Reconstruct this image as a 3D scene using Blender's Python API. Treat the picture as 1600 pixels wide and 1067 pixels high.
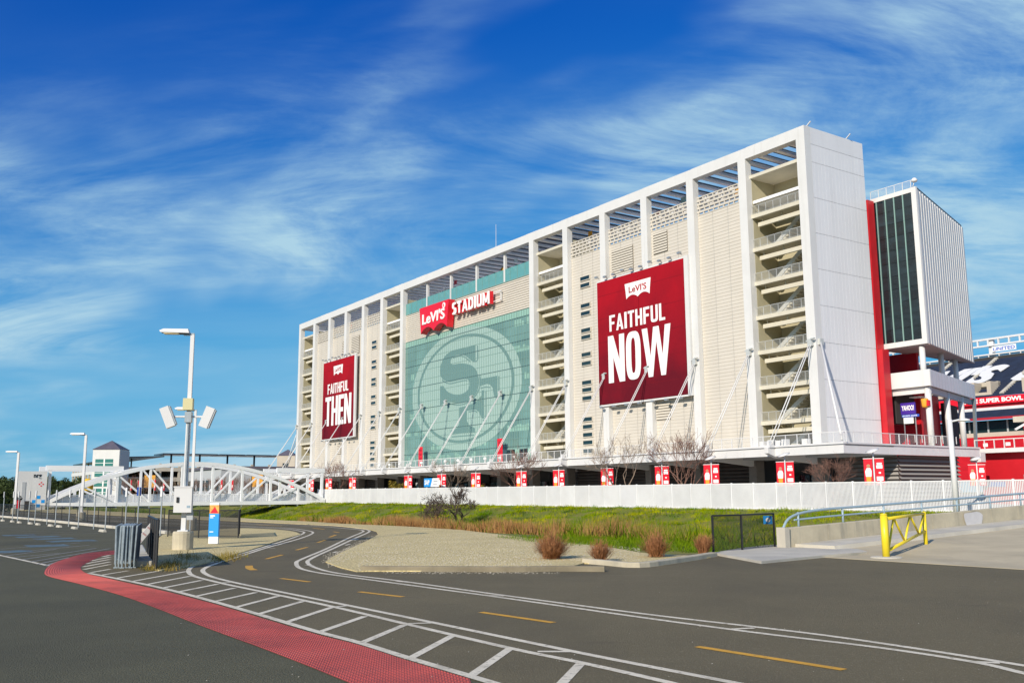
import bpy, math, random
from mathutils import Vector, Matrix
from math import sin, cos, pi, radians, sqrt
random.seed(7)
for o in list(bpy.data.objects): bpy.data.objects.remove(o)
scene = bpy.context.scene
COL = scene.collection

# ------------------------------------------------------------------ camera
CAM = Vector((0, 0, 1.8)); FPX = 1480.0; PITCH = 0.159839; ROLL = 0.006354
cp, sp, cr, sr = cos(PITCH), sin(PITCH), cos(ROLL), sin(ROLL)
r0 = Vector((1, 0, 0)); f0 = Vector((0, cp, sp)); u0 = Vector((0, -sp, cp))
r1 = r0*cr - u0*sr; u1 = r0*sr + u0*cr
cd = bpy.data.cameras.new('camera'); cam = bpy.data.objects.new('camera', cd); COL.objects.link(cam)
cam.matrix_world = Matrix(((r1.x, u1.x, -f0.x, 0), (r1.y, u1.y, -f0.y, 0), (r1.z, u1.z, -f0.z, 1.8), (0, 0, 0, 1)))
cd.sensor_width = 36; cd.lens = 36*FPX/1600; cd.clip_start = .1; cd.clip_end = 6000
scene.camera = cam

# ------------------------------------------------------------------ world, sun, exposure
SUN_H = radians(29.5); SUN_E = radians(27)          # heading the light travels to, elevation
world = bpy.data.worlds.new('World'); scene.world = world; world.use_nodes = True
wn = world.node_tree.nodes; wl = world.node_tree.links; wn.clear()
def N(t, nodes, **k):
    n = nodes.new(t)
    for a, b in k.items(): setattr(n, a, b)
    return n
sky = N('ShaderNodeTexSky', wn, sky_type='NISHITA', sun_disc=False)
sky.sun_elevation = SUN_E; sky.sun_rotation = radians(180) + SUN_H
sky.altitude = 0; sky.air_density = 1.0; sky.dust_density = .15; sky.ozone_density = 3.0
SEED, CROT, CCOL = 33.3, 75, (5.1, 7.9, 9.7, 1)
hs0 = N('ShaderNodeVectorMath', wn, operation='SCALE'); hs0.inputs[3].default_value = .1
hs1 = N('ShaderNodeRGBCurve', wn); hs = N('ShaderNodeVectorMath', wn, operation='SCALE'); hs.inputs[3].default_value = 10   # the photograph's deep blue grading
for ci, pts in enumerate((((.1,.002),(.2,.014),(.45,.08),(1,.16)), ((.187,.115),(.27,.21),(.35,.30),(.5,.43),(.67,.50),(1,.60)), ((.34,.56),(.47,.71),(.56,.79),(.78,.89),(1,.97)))):
    cv = hs1.mapping.curves[ci]
    for p_ in pts[:-1]: cv.points.new(*p_)
    cv.points[-1].location = pts[-1]
hs1.mapping.update()
tc = N('ShaderNodeTexCoord', wn); sep = N('ShaderNodeSeparateXYZ', wn)
wl.new(tc.outputs['Generated'], sep.inputs[0])
def M(op, a, b=None, c=None, nodes=wn, links=wl, clamp=False):
    n = nodes.new('ShaderNodeMath'); n.operation = op; n.use_clamp = clamp
    for i, q in enumerate((a, b, c)):
        if q is None: continue
        if isinstance(q, (int, float)): n.inputs[i].default_value = q
        else: links.new(q, n.inputs[i])
    return n.outputs[0]
zz = M('ADD', M('MAXIMUM', sep.outputs[2], 0.0), .22)      # cirrus lie on a high flat layer
cmb = N('ShaderNodeCombineXYZ', wn)
wl.new(M('DIVIDE', sep.outputs[0], zz), cmb.inputs[0]); wl.new(M('DIVIDE', sep.outputs[1], zz), cmb.inputs[1])
def cloud(scale, stretch, rot, seed, detail, dist, lo, hi, rough=.55):
    mp = N('ShaderNodeMapping', wn); mp.vector_type = 'POINT'; mp.inputs['Rotation'].default_value = (0, 0, radians(rot))
    mp.inputs['Scale'].default_value = (stretch, 1, 1); mp.inputs['Location'].default_value = (seed, seed*.37, 0)
    wl.new(cmb.outputs[0], mp.inputs[0])
    nz = N('ShaderNodeTexNoise', wn); nz.inputs['Scale'].default_value = scale; nz.inputs['Detail'].default_value = detail
    nz.inputs['Roughness'].default_value = rough; nz.inputs['Distortion'].default_value = dist
    wl.new(mp.outputs[0], nz.inputs['Vector'])
    mr = N('ShaderNodeMapRange', wn, interpolation_type='SMOOTHSTEP'); mr.inputs[1].default_value = lo; mr.inputs[2].default_value = hi
    wl.new(nz.outputs[0], mr.inputs[0]); return mr.outputs[0]
c_big = cloud(.85, .8, CROT, SEED, 4, .5, .39, .63)
c_wisp = cloud(2.1, .5, CROT+12, SEED+4.4, 10, .9, .32, .68, .64)
c_fine = cloud(9.0, .28, CROT+3, SEED+1.9, 9, .7, .3, .72, .66)
cl = M('MULTIPLY', c_big, M('ADD', M('MULTIPLY', c_wisp, .74), M('MULTIPLY', c_fine, .26)), clamp=True)
veil = M('MULTIPLY', cloud(.6, .8, CROT, SEED+2.2, 3, .3, .42, .70), .07)
low = N('ShaderNodeMapRange', wn, interpolation_type='SMOOTHSTEP'); low.inputs[1].default_value = .02; low.inputs[2].default_value = .5
low.inputs[3].default_value = .34; low.inputs[4].default_value = .0
wl.new(sep.outputs[2], low.inputs[0])
c_band = cloud(1.0, .6, CROT-12, SEED+5.2, 6, .8, .32, .60)
cl2 = M('ADD', M('ADD', M('MULTIPLY', M('POWER', cl, 1.3), 1.25), veil), M('MULTIPLY', low.outputs[0], c_band), clamp=True)
mixc = N('ShaderNodeMix', wn, data_type='RGBA'); mixc.inputs[7].default_value = CCOL
wl.new(sky.outputs[0], hs0.inputs[0]); wl.new(hs0.outputs[0], hs1.inputs['Color']); wl.new(hs1.outputs[0], hs.inputs[0])
wl.new(cl2, mixc.inputs[0]); wl.new(hs.outputs[0], mixc.inputs[6])
bg = N('ShaderNodeBackground', wn); bg.inputs[1].default_value = .082
wo = N('ShaderNodeOutputWorld', wn); wl.new(mixc.outputs[2], bg.inputs[0]); wl.new(bg.outputs[0], wo.inputs[0])

sd = bpy.data.lights.new('sun', 'SUN'); sd.energy = 5.0; sd.angle = radians(.5); sd.color = (1, .90, .77)
sun = bpy.data.objects.new('sun', sd); COL.objects.link(sun)
travel = Vector((sin(SUN_H)*cos(SUN_E), cos(SUN_H)*cos(SUN_E), -sin(SUN_E)))
sun.rotation_euler = travel.to_track_quat('-Z', 'Y').to_euler()
vs = scene.view_settings; vs.view_transform = 'Standard'; vs.look = 'None'; vs.exposure = 0.0; vs.gamma = 1

# ------------------------------------------------------------------ places
H = 0.59716
U = Vector((-sin(H), cos(H), 0)); V = Vector((cos(H), sin(H), 0)); C = Vector((34.92, 106.225, 0))
RZ = math.atan2(-cos(H), sin(H))                  # local x = along the facade to the right, y = into the building
def S(x, y, z=0): return C - U*x + V*y + Vector((0, 0, z))
def ray(x, y):
    a = (x-800)/FPX; b = -(y-533.5)/FPX
    a, b = a*cr + b*sr, -a*sr + b*cr
    return Vector((a, cp - b*sp, sp + b*cp))
def G(x, y, z=0.0):                                # pixel -> point on the level z
    R = ray(x, y); return CAM + R*((z-1.8)/R.z)
def loc(P): d = P - C; return (-(d @ U), d @ V)    # world -> facade frame
def L(x, y, z=0.0): return loc(G(x, y, z))
def FX(px, py, t=0):                               # pixel -> (x, z) on the plane y = t of the facade frame
    R = ray(px, py); k = ((C-CAM) @ V + t)/(R @ V); P = CAM + R*k
    return (-((P-C) @ U), P.z)

# ------------------------------------------------------------------ mesh helpers
class MB:
    def __init__(s): s.v = []; s.f = []
    def add(s, vs_, fs):
        n = len(s.v); s.v += [tuple(p) for p in vs_]; s.f += [tuple(i+n for i in f) for f in fs]; return s
    def box(s, x0, x1, y0, y1, z0, z1):
        return s.add([(x0,y0,z0),(x1,y0,z0),(x1,y1,z0),(x0,y1,z0),(x0,y0,z1),(x1,y0,z1),(x1,y1,z1),(x0,y1,z1)],
                     [(0,3,2,1),(4,5,6,7),(0,1,5,4),(1,2,6,5),(2,3,7,6),(3,0,4,7)])
    def beam(s, p, q, w, h, up=(0,0,1)):
        p = Vector(p); q = Vector(q); d = (q-p).normalized(); up = Vector(up)
        a = d.cross(up)
        if a.length < 1e-4: a = d.cross(Vector((1,0,0)))
        a.normalize(); b = a.cross(d); a *= w/2; b *= h/2
        return s.add([p-a-b,p+a-b,p+a+b,p-a+b,q-a-b,q+a-b,q+a+b,q-a+b],
                     [(0,1,2,3),(7,6,5,4),(0,4,5,1),(1,5,6,2),(2,6,7,3),(3,7,4,0)])
    def tube(s, p, q, r, r2=None, n=8, caps=True):
        p = Vector(p); q = Vector(q); r2 = r if r2 is None else r2; d = (q-p).normalized()
        a = d.cross(Vector((0,0,1)))
        if a.length < 1e-3: a = Vector((1,0,0))
        a.normalize(); b = d.cross(a); vs_ = []
        for c_, rr in ((p, r), (q, r2)):
            for i in range(n): t = 2*pi*i/n; vs_.append(c_ + a*cos(t)*rr + b*sin(t)*rr)
        fs = [(i, (i+1) % n, n+(i+1) % n, n+i) for i in range(n)]
        if caps: fs += [tuple(range(n-1, -1, -1)), tuple(range(n, 2*n))]
        return s.add(vs_, fs)
    def path(s, pts, r, n=8):
        for i in range(len(pts)-1): s.tube(pts[i], pts[i+1], r, n=n)
        return s
    def prism(s, poly, off, conv=None):              # poly: list of 3D points, extruded by off
        n = len(poly); off = Vector(off); a = [Vector(p) for p in poly]
        return s.add(a + [p+off for p in a], [tuple(range(n)), tuple(range(2*n-1, n-1, -1))] + [(i, n+i, n+(i+1) % n, (i+1) % n) for i in range(n)])
    def lathe(s, prof, n=16, c=(0,0,0)):
        c = Vector(c); vs_ = []; m = len(prof)
        for r, z in prof:
            for i in range(n): t = 2*pi*i/n; vs_.append(c + Vector((cos(t)*r, sin(t)*r, z)))
        fs = [(j*n+i, j*n+(i+1) % n, (j+1)*n+(i+1) % n, (j+1)*n+i) for j in range(m-1) for i in range(n)]
        fs += [tuple(range(n-1,-1,-1)), tuple(range((m-1)*n, m*n))]
        return s.add(vs_, fs)
    def mesh(s, name, m, smooth=False):
        me = bpy.data.meshes.new(name); me.from_pydata(s.v, [], s.f); me.update()
        if m: me.materials.append(m)
        if smooth:
            for p in me.polygons: p.use_smooth = True
        return me
    def build(s, name, m, parent=None, smooth=False, at=None, rz=0):
        return ob(name, s.mesh(name, m, smooth), parent, at, rz)
def ob(name, me, parent=None, at=None, rz=0):
    o = bpy.data.objects.new(name, me); COL.objects.link(o)
    if parent: o.parent = parent
    if at is not None: o.location = at
    if rz: o.rotation_euler = (0, 0, rz)
    return o
def tag(o, label=None, cat=None, group=None, kind=None):
    for k, q in (('label', label), ('category', cat), ('group', group), ('kind', kind)):
        if q: o[k] = q
    return o
def thing(name, label, cat, at=(0,0,0), rz=0, group=None):
    return tag(ob(name, None, None, at, rz), label, cat, group)
ORD = ['first','second','third','fourth','fifth','sixth','seventh','eighth','ninth','tenth','eleventh','twelfth','thirteenth','fourteenth','fifteenth','sixteenth','seventeenth','eighteenth']
def catmull(pts, n=8):
    P = [Vector(p) for p in pts]; P = [P[0]*2-P[1]] + P + [P[-1]*2-P[-2]]; out = []
    for i in range(1, len(P)-2):
        for k in range(n):
            t = k/n; a, b, c_, d = P[i-1:i+3]
            out.append(.5*((2*b)+(c_-a)*t+(2*a-5*b+4*c_-d)*t*t+(3*b-a-3*c_+d)*t**3))
    out.append(P[-2]); return out
def ribbon(pts, w, z, mb=None):
    mb = mb or MB(); P = [Vector((p[0], p[1], 0)) for p in pts]; vs_ = []
    for i, p in enumerate(P):
        d = (P[min(i+1, len(P)-1)] - P[max(i-1, 0)]).normalized(); n = Vector((-d.y, d.x, 0))*(w/2)
        vs_ += [p+n+Vector((0,0,z)), p-n+Vector((0,0,z))]
    return mb.add(vs_, [(2*i, 2*i+1, 2*i+3, 2*i+2) for i in range(len(P)-1)])
def sheet(pts, z):
    from mathutils.geometry import tessellate_polygon
    P = [Vector((p[0], p[1], z)) for p in pts]; m = MB(); tris = tessellate_polygon([P]); fs = []
    for t in tris:
        a, b, c_ = (P[i] for i in t)
        fs.append(t if (b-a).cross(c_-a).z > 0 else t[::-1])
    return m.add(P, fs)
def text_mesh(name, txt, m, w, h, depth=.03, bold=0.0, shear=0.0, spacing=1.0):
    """lettering in the xz plane, lower left at 0, facing -y"""
    cu = bpy.data.curves.new('t', 'FONT'); cu.body = txt; cu.size = 1; cu.offset = bold; cu.shear = shear; cu.space_character = spacing
    cu.resolution_u = 3; cu.extrude = .5
    o = bpy.data.objects.new('t', cu); COL.objects.link(o)
    dg = bpy.context.evaluated_depsgraph_get(); me = bpy.data.meshes.new_from_object(o.evaluated_get(dg))
    bpy.data.objects.remove(o); bpy.data.curves.remove(cu)
    xs = [v.co.x for v in me.vertices]; ys = [v.co.y for v in me.vertices]
    x0, x1, y0, y1 = min(xs), max(xs), min(ys), max(ys)
    for v in me.vertices:
        x, y, z = v.co; v.co = ((x-x0)/(x1-x0)*w, -(z+.5)*depth, (y-y0)/(y1-y0)*h)
    me.materials.clear(); me.materials.append(m); me.name = name; return me
def text(name, txt, m, w, h, at, parent, rz=0, **k): return ob(name, text_mesh(name, txt, m, w, h, **k), parent, at, rz)

# ------------------------------------------------------------------ materials
def mat(name, col, rough=.6, var=0.0, scale=2.0, col2=None, bump=0.0, bscale=40.0, metal=0.0, spec=None, stretch=(1,1,1), detail=6, lo=.35, hi=.68, alpha=None, randv=0.0):
    m = bpy.data.materials.new(name); m.use_nodes = True; nt = m.node_tree; n = nt.nodes; l = nt.links
    b = n['Principled BSDF']; b.inputs['Roughness'].default_value = rough; b.inputs['Metallic'].default_value = metal
    if spec is not None: b.inputs['Specular IOR Level'].default_value = spec
    c4 = (*col, 1); b.inputs['Base Color'].default_value = c4
    if var or col2 or bump:
        g = n.new('ShaderNodeNewGeometry'); mp = n.new('ShaderNodeMapping'); mp.inputs['Scale'].default_value = stretch; l.new(g.outputs['Position'], mp.inputs[0])
    out = None
    if var or col2:
        nz = n.new('ShaderNodeTexNoise'); nz.inputs['Scale'].default_value = scale; nz.inputs['Detail'].default_value = detail; nz.inputs['Roughness'].default_value = .6
        l.new(mp.outputs[0], nz.inputs['Vector'])
        mr = n.new('ShaderNodeMapRange'); mr.inputs[1].default_value = lo; mr.inputs[2].default_value = hi; l.new(nz.outputs[0], mr.inputs[0])
        mx = n.new('ShaderNodeMix'); mx.data_type = 'RGBA'; l.new(mr.outputs[0], mx.inputs[0])
        mx.inputs[6].default_value = c4 if col2 else (*[c*(1-var) for c in col], 1)
        mx.inputs[7].default_value = (*(col2 or [min(1, c*(1+var)) for c in col]), 1); out = mx.outputs[2]
    if randv:
        oi = n.new('ShaderNodeObjectInfo'); hv = n.new('ShaderNodeHueSaturation'); mr2 = n.new('ShaderNodeMapRange')
        mr2.inputs[3].default_value = 1-randv; mr2.inputs[4].default_value = 1+randv
        l.new(oi.outputs['Random'], mr2.inputs[0]); l.new(mr2.outputs[0], hv.inputs['Value'])
        if out: l.new(out, hv.inputs['Color'])
        else: hv.inputs['Color'].default_value = c4
        out = hv.outputs[0]
    if out: l.new(out, b.inputs['Base Color'])
    if bump:
        nb = n.new('ShaderNodeTexNoise'); nb.inputs['Scale'].default_value = bscale; nb.inputs['Detail'].default_value = 5
        l.new(mp.outputs[0], nb.inputs['Vector']); bp = n.new('ShaderNodeBump'); bp.inputs['Strength'].default_value = bump; bp.inputs['Distance'].default_value = .02
        l.new(nb.outputs[0], bp.inputs['Height']); l.new(bp.outputs[0], b.inputs['Normal'])
    if alpha is not None: b.inputs['Alpha'].default_value = alpha
    return m
def overlay(m, col, scale, lo, hi, stretch=(1,1,1), tex='noise', detail=6, rough=.6, amount=1.0):
    """one more layer of stain or grain over a material's colour"""
    n = m.node_tree.nodes; l = m.node_tree.links; b = n['Principled BSDF']; inp = b.inputs['Base Color']
    g = n.new('ShaderNodeNewGeometry'); mp = n.new('ShaderNodeMapping'); mp.inputs['Scale'].default_value = stretch; l.new(g.outputs['Position'], mp.inputs[0])
    if tex == 'noise':
        t = n.new('ShaderNodeTexNoise'); t.inputs['Detail'].default_value = detail; t.inputs['Roughness'].default_value = rough; o = t.outputs[0]
    else:
        t = n.new('ShaderNodeTexVoronoi'); o = t.outputs['Color'] if tex == 'cell' else t.outputs['Distance']
    t.inputs['Scale'].default_value = scale; l.new(mp.outputs[0], t.inputs['Vector'])
    mr = n.new('ShaderNodeMapRange'); mr.inputs[1].default_value = lo; mr.inputs[2].default_value = hi; mr.inputs[4].default_value = amount; l.new(o, mr.inputs[0])
    mx = n.new('ShaderNodeMix'); mx.data_type = 'RGBA'; l.new(mr.outputs[0], mx.inputs[0])
    if inp.is_linked: l.new(inp.links[0].from_socket, mx.inputs[6])
    else: mx.inputs[6].default_value = inp.default_value
    mx.inputs[7].default_value = (*col, 1); l.new(mx.outputs[2], inp); return m
white = mat('white_paint', (.665,.66,.64), .5, .035, .35)
white2 = mat('white_steel', (.69,.685,.67), .45, .04, .9)
endwall = mat('white_metal_panel', (.74,.74,.745), .5, .025, .5, stretch=(1,1,.2), randv=.015)
overlay(white, (.47,.45,.40), 1.6, .56, .8, stretch=(1,1,.05), amount=.35); overlay(endwall, (.60,.60,.60), 1.2, .5, .8, stretch=(1,1,.05), amount=.4)
siding = mat('cream_siding', (.575,.53,.455), .6, .03, .4, randv=.02)
louver_m = mat('cream_louver', (.60,.55,.46), .6)
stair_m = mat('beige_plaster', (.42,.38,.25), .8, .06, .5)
slab_m = mat('cream_concrete', (.60,.56,.45), .7, .05, .8)
rail_m = mat('galvanised_rail', (.62,.62,.58), .4, metal=.3)
red_wall = mat('red_paint', (.50,.008,.016), .45, .08, .4)
sign_red = mat('sign_red', (.72,.008,.022), .35)
cloth_red = mat('red_banner_cloth', (.46,.012,.028), .7, col2=(.26,.008,.022), scale=.16, stretch=(1,1,1), lo=.3, hi=.7, bump=.25, bscale=.8)
sign_white = mat('sign_white', (.86,.85,.82), .5)
glass = mat('teal_glass', (.15,.275,.25), .07, .22, .14, spec=.6, randv=.10)  # broad tone noise in the colour stands in for uneven reflections
glass_l = mat('pale_green_spandrel_glass', (.27,.45,.37), .15, spec=.5, randv=.08)
film = mat('frosted_film', (.33,.455,.405), .25)
film_d = mat('clear_glass_letter', (.135,.235,.215), .15, spec=.5)
film_line = mat('pale_film_line', (.32,.46,.41), .25)
mull = mat('glass_mullion', (.21,.345,.31), .4)
mull_d = mat('dark_joint', (.07,.13,.13), .4)
railglass = mat('turquoise_rail_glass', (.14,.38,.37), .08, spec=.6, alpha=.8)
darkglass = mat('dark_glass', (.010,.022,.028), .05, .4, .35, spec=.45, randv=.4, stretch=(1,1,3))
bridge_w = mat('bridge_white', (.86,.86,.85), .4, .03, .5)
joist_w = mat('joist_white', (.88,.88,.88), .5)
winglass = mat('window_glass', (.012,.028,.03), .06, spec=.7)
pv = mat('solar_panel', (.025,.03,.042), .2, spec=.5)
dark = mat('dark_recess', (.035,.032,.03), .8)
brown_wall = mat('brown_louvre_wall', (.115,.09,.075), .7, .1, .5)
conc = mat('concrete', (.50,.44,.315), .85, .14, 1.2, bump=.3, bscale=25)
overlay(conc, (.22,.21,.175), 1.1, .5, .78, stretch=(2,2,.35), amount=.75)
conc2 = mat('pale_concrete', (.55,.51,.42), .85, .1, .8, bump=.2, bscale=30)
overlay(conc2, (.30,.285,.25), .5, .48, .75, amount=.6)
steel = mat('galvanised_steel', (.40,.43,.44), .4, .12, 6, metal=.6)
barr = mat('zinc_barrier', (.42,.48,.50), .42, .15, 8, metal=.45)
black = mat('black_metal', (.012,.012,.013), .45)
mesh_m = mat('chain_link_mesh', (.012,.012,.012), .6, alpha=.42)
mesh_d = mat('black_windscreen', (.010,.010,.011), .8, alpha=.93)
fence_w = mat('white_fence', (.76,.76,.75), .5, .05, .6, randv=.05)
yel = mat('yellow_gate_paint', (.80,.62,.02), .4, .06, 3)
box_y = mat('pale_yellow_box', (.62,.56,.30), .5)
bluepipe = mat('blue_grey_pipe', (.30,.40,.46), .4, .08, 2)
navy = mat('navy_seats', (.012,.022,.055), .6, .25, .5)
seat_white = mat('white_seats', (.72,.72,.72), .6)
gold = mat('gold_cloth', (.70,.32,.02), .6)
skin = mat('tan_print', (.45,.22,.12), .6)
blue_s = mat('sign_blue', (.01,.30,.75), .4)
blue_d = mat('royal_blue', (.02,.10,.50), .4)
purple = mat('purple_sign', (.055,.02,.28), .4)
orange = mat('orange_print', (.78,.36,.07), .5, .3, 8)
lens = mat('lamp_lens', (.72,.60,.35), .3)
tan_w = mat('tan_wall', (.52,.46,.36), .8, .08, .3)
grey_w = mat('grey_wall', (.42,.44,.45), .7)
roof_m = mat('slate_roof', (.11,.10,.125), .6, .15, .5)
tealwin = mat('green_window', (.05,.20,.17), .12, spec=.6)
bark = mat('bark', (.085,.06,.045), .9, .3, 5)
bark_r = mat('reddish_twigs', (.20,.105,.075), .9, .25, 3)
bark_p = mat('pale_twigs', (.27,.20,.145), .9, .2, 3)
dry = mat('dry_shrub', (.30,.12,.045), .9, col2=(.42,.20,.085), scale=4)
reed = mat('dry_reed', (.30,.13,.035), .9, col2=(.42,.25,.09), scale=1.2)
grass = mat('grass_blades', (.11,.21,.0), col2=(.38,.38,.0), scale=.22, spec=.03, rough=.9, lo=.42, hi=.60)
overlay(grass, (.045,.10,.003), .45, .50, .62); overlay(grass, (.28,.20,.05), .5, .60, .72, amount=.7)
weed = mat('green_weeds', (.06,.13,.004), .9, col2=(.17,.23,.006), scale=1.4, spec=.03)
leaf = mat('evergreen_leaf', (.035,.06,.018), .7, col2=(.08,.105,.03), scale=.5, spec=.2)
leaf_y = mat('olive_leaf', (.16,.15,.03), .7, col2=(.30,.20,.03), scale=1.0, spec=.2)
soil = mat('bank_soil', (.11,.15,.010), .95, col2=(.21,.18,.03), scale=.3, bump=.6, bscale=6)
earth = mat('earth', (.16,.15,.09), .95, .25, .05, bump=.3, bscale=3)
plaza = mat('plaza_paving', (.40,.38,.34), .85, .1, .5)
asph = mat('lot_asphalt', (.098,.091,.047), .8, .10, .35, bump=.9, bscale=55, spec=.35)
overlay(asph, (.25,.225,.15), 60, .56, .74, detail=2, amount=.8); overlay(asph, (.070,.065,.036), .22, .46, .72, amount=.8); overlay(asph, (.15,.135,.08), .5, .62, .82, stretch=(.3,1.4,1), amount=.45)
asph2 = mat('path_asphalt', (.143,.118,.062), .8, .09, .4, bump=.9, bscale=55, spec=.35)
overlay(asph2, (.32,.27,.17), 60, .56, .74, detail=2, amount=.8); overlay(asph2, (.105,.088,.050), .25, .48, .72, stretch=(1,.5,1), amount=.8); overlay(asph2, (.09,.075,.045), 1.3, .62, .72, stretch=(.3,1,1), amount=.5); overlay(asph2, (.20,.17,.10), .6, .62, .8, stretch=(.25,1.2,1), amount=.5)
paint = mat('road_paint', (.74,.67,.52), .7, .08, 2, bump=.5, bscale=50)
overlay(paint, (.20,.17,.11), 11, .54, .70, detail=9, amount=.8); overlay(paint, (.30,.26,.18), .9, .52, .72, amount=.55)
paint_f = mat('faded_road_paint', (.30,.295,.27), .75, .12, 2); overlay(paint_f, (.10,.10,.09), 9, .5, .66, detail=8, amount=.9)
paint_b = mat('faded_blue_paint', (.10,.17,.20), .75); overlay(paint_b, (.08,.08,.075), 2.2, .46, .6, detail=8)
ypaint = mat('yellow_road_paint', (.66,.34,.02), .65, .1, 3); overlay(ypaint, (.20,.15,.06), 11, .56, .70, detail=9, amount=.8)
tact = mat('red_tactile', (.44,.078,.062), .7, .10, 1.2); overlay(tact, (.22,.05,.042), 1.1, .46, .70, amount=.7); overlay(tact, (.45,.16,.13), .5, .55, .8, amount=.4); overlay(tact, (.12,.07,.055), 5, .62, .74, amount=.5)
gravel = mat('gravel', (.63,.515,.25), .95, .12, .5, spec=.2)
overlay(gravel, (.80,.67,.36), 17, .2, .95, tex='cell', amount=.7); overlay(gravel, (.33,.26,.14), 15, .45, .75, tex='dist', amount=.6); overlay(gravel, (.50,.41,.22), .35, .52, .72, amount=.4)
def vbump(m, scale, strength, dist=.05):
    n = m.node_tree.nodes; l = m.node_tree.links; g = n.new('ShaderNodeNewGeometry'); t = n.new('ShaderNodeTexVoronoi'); t.inputs['Scale'].default_value = scale
    l.new(g.outputs['Position'], t.inputs['Vector']); b = n.new('ShaderNodeBump'); b.invert = True; b.inputs['Strength'].default_value = strength; b.inputs['Distance'].default_value = dist
    l.new(t.outputs['Distance'], b.inputs['Height']); l.new(b.outputs[0], n['Principled BSDF'].inputs['Normal'])
vbump(gravel, 15, .55)
def SX(px, py, x):                                 # pixel -> (y, z) on the plane x = const of the facade frame
    R = ray(px, py); k = ((C-CAM) @ U - x)/(R @ U); P = CAM + R*k
    return ((P-C) @ V, P.z)

def printed_cloth(name, top, bottom):
    m = bpy.data.materials.new(name); m.use_nodes = True; n = m.node_tree.nodes; l = m.node_tree.links; b = n['Principled BSDF']; b.inputs['Roughness'].default_value = .8; b.inputs['Specular IOR Level'].default_value = .2
    t = n.new('ShaderNodeTexCoord'); sp_ = n.new('ShaderNodeSeparateXYZ'); l.new(t.outputs['Generated'], sp_.inputs[0])
    g = n.new('ShaderNodeNewGeometry'); nz = n.new('ShaderNodeTexNoise'); nz.inputs['Scale'].default_value = .22; nz.inputs['Detail'].default_value = 5; l.new(g.outputs['Position'], nz.inputs['Vector'])
    a = n.new('ShaderNodeMath'); a.operation = 'MULTIPLY_ADD'; l.new(nz.outputs[0], a.inputs[0]); a.inputs[1].default_value = 1.1; a.inputs[2].default_value = -.55
    s_ = n.new('ShaderNodeMath'); s_.operation = 'ADD'; s_.use_clamp = True; l.new(sp_.outputs[2], s_.inputs[0]); l.new(a.outputs[0], s_.inputs[1])
    mx = n.new('ShaderNodeMix'); mx.data_type = 'RGBA'; l.new(s_.outputs[0], mx.inputs[0]); mx.inputs[6].default_value = (*bottom,1); mx.inputs[7].default_value = (*top,1); l.new(mx.outputs[2], b.inputs['Base Color'])
    bp = n.new('ShaderNodeBump'); bp.inputs['Strength'].default_value = .35; bp.inputs['Distance'].default_value = .1; nb = n.new('ShaderNodeTexNoise'); nb.inputs['Scale'].default_value = .7
    l.new(g.outputs['Position'], nb.inputs['Vector']); l.new(nb.outputs[0], bp.inputs['Height']); l.new(bp.outputs[0], b.inputs['Normal']); return m
cloth_print = printed_cloth('printed_red_cloth', (.36,.003,.012), (.115,.003,.011))
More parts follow.
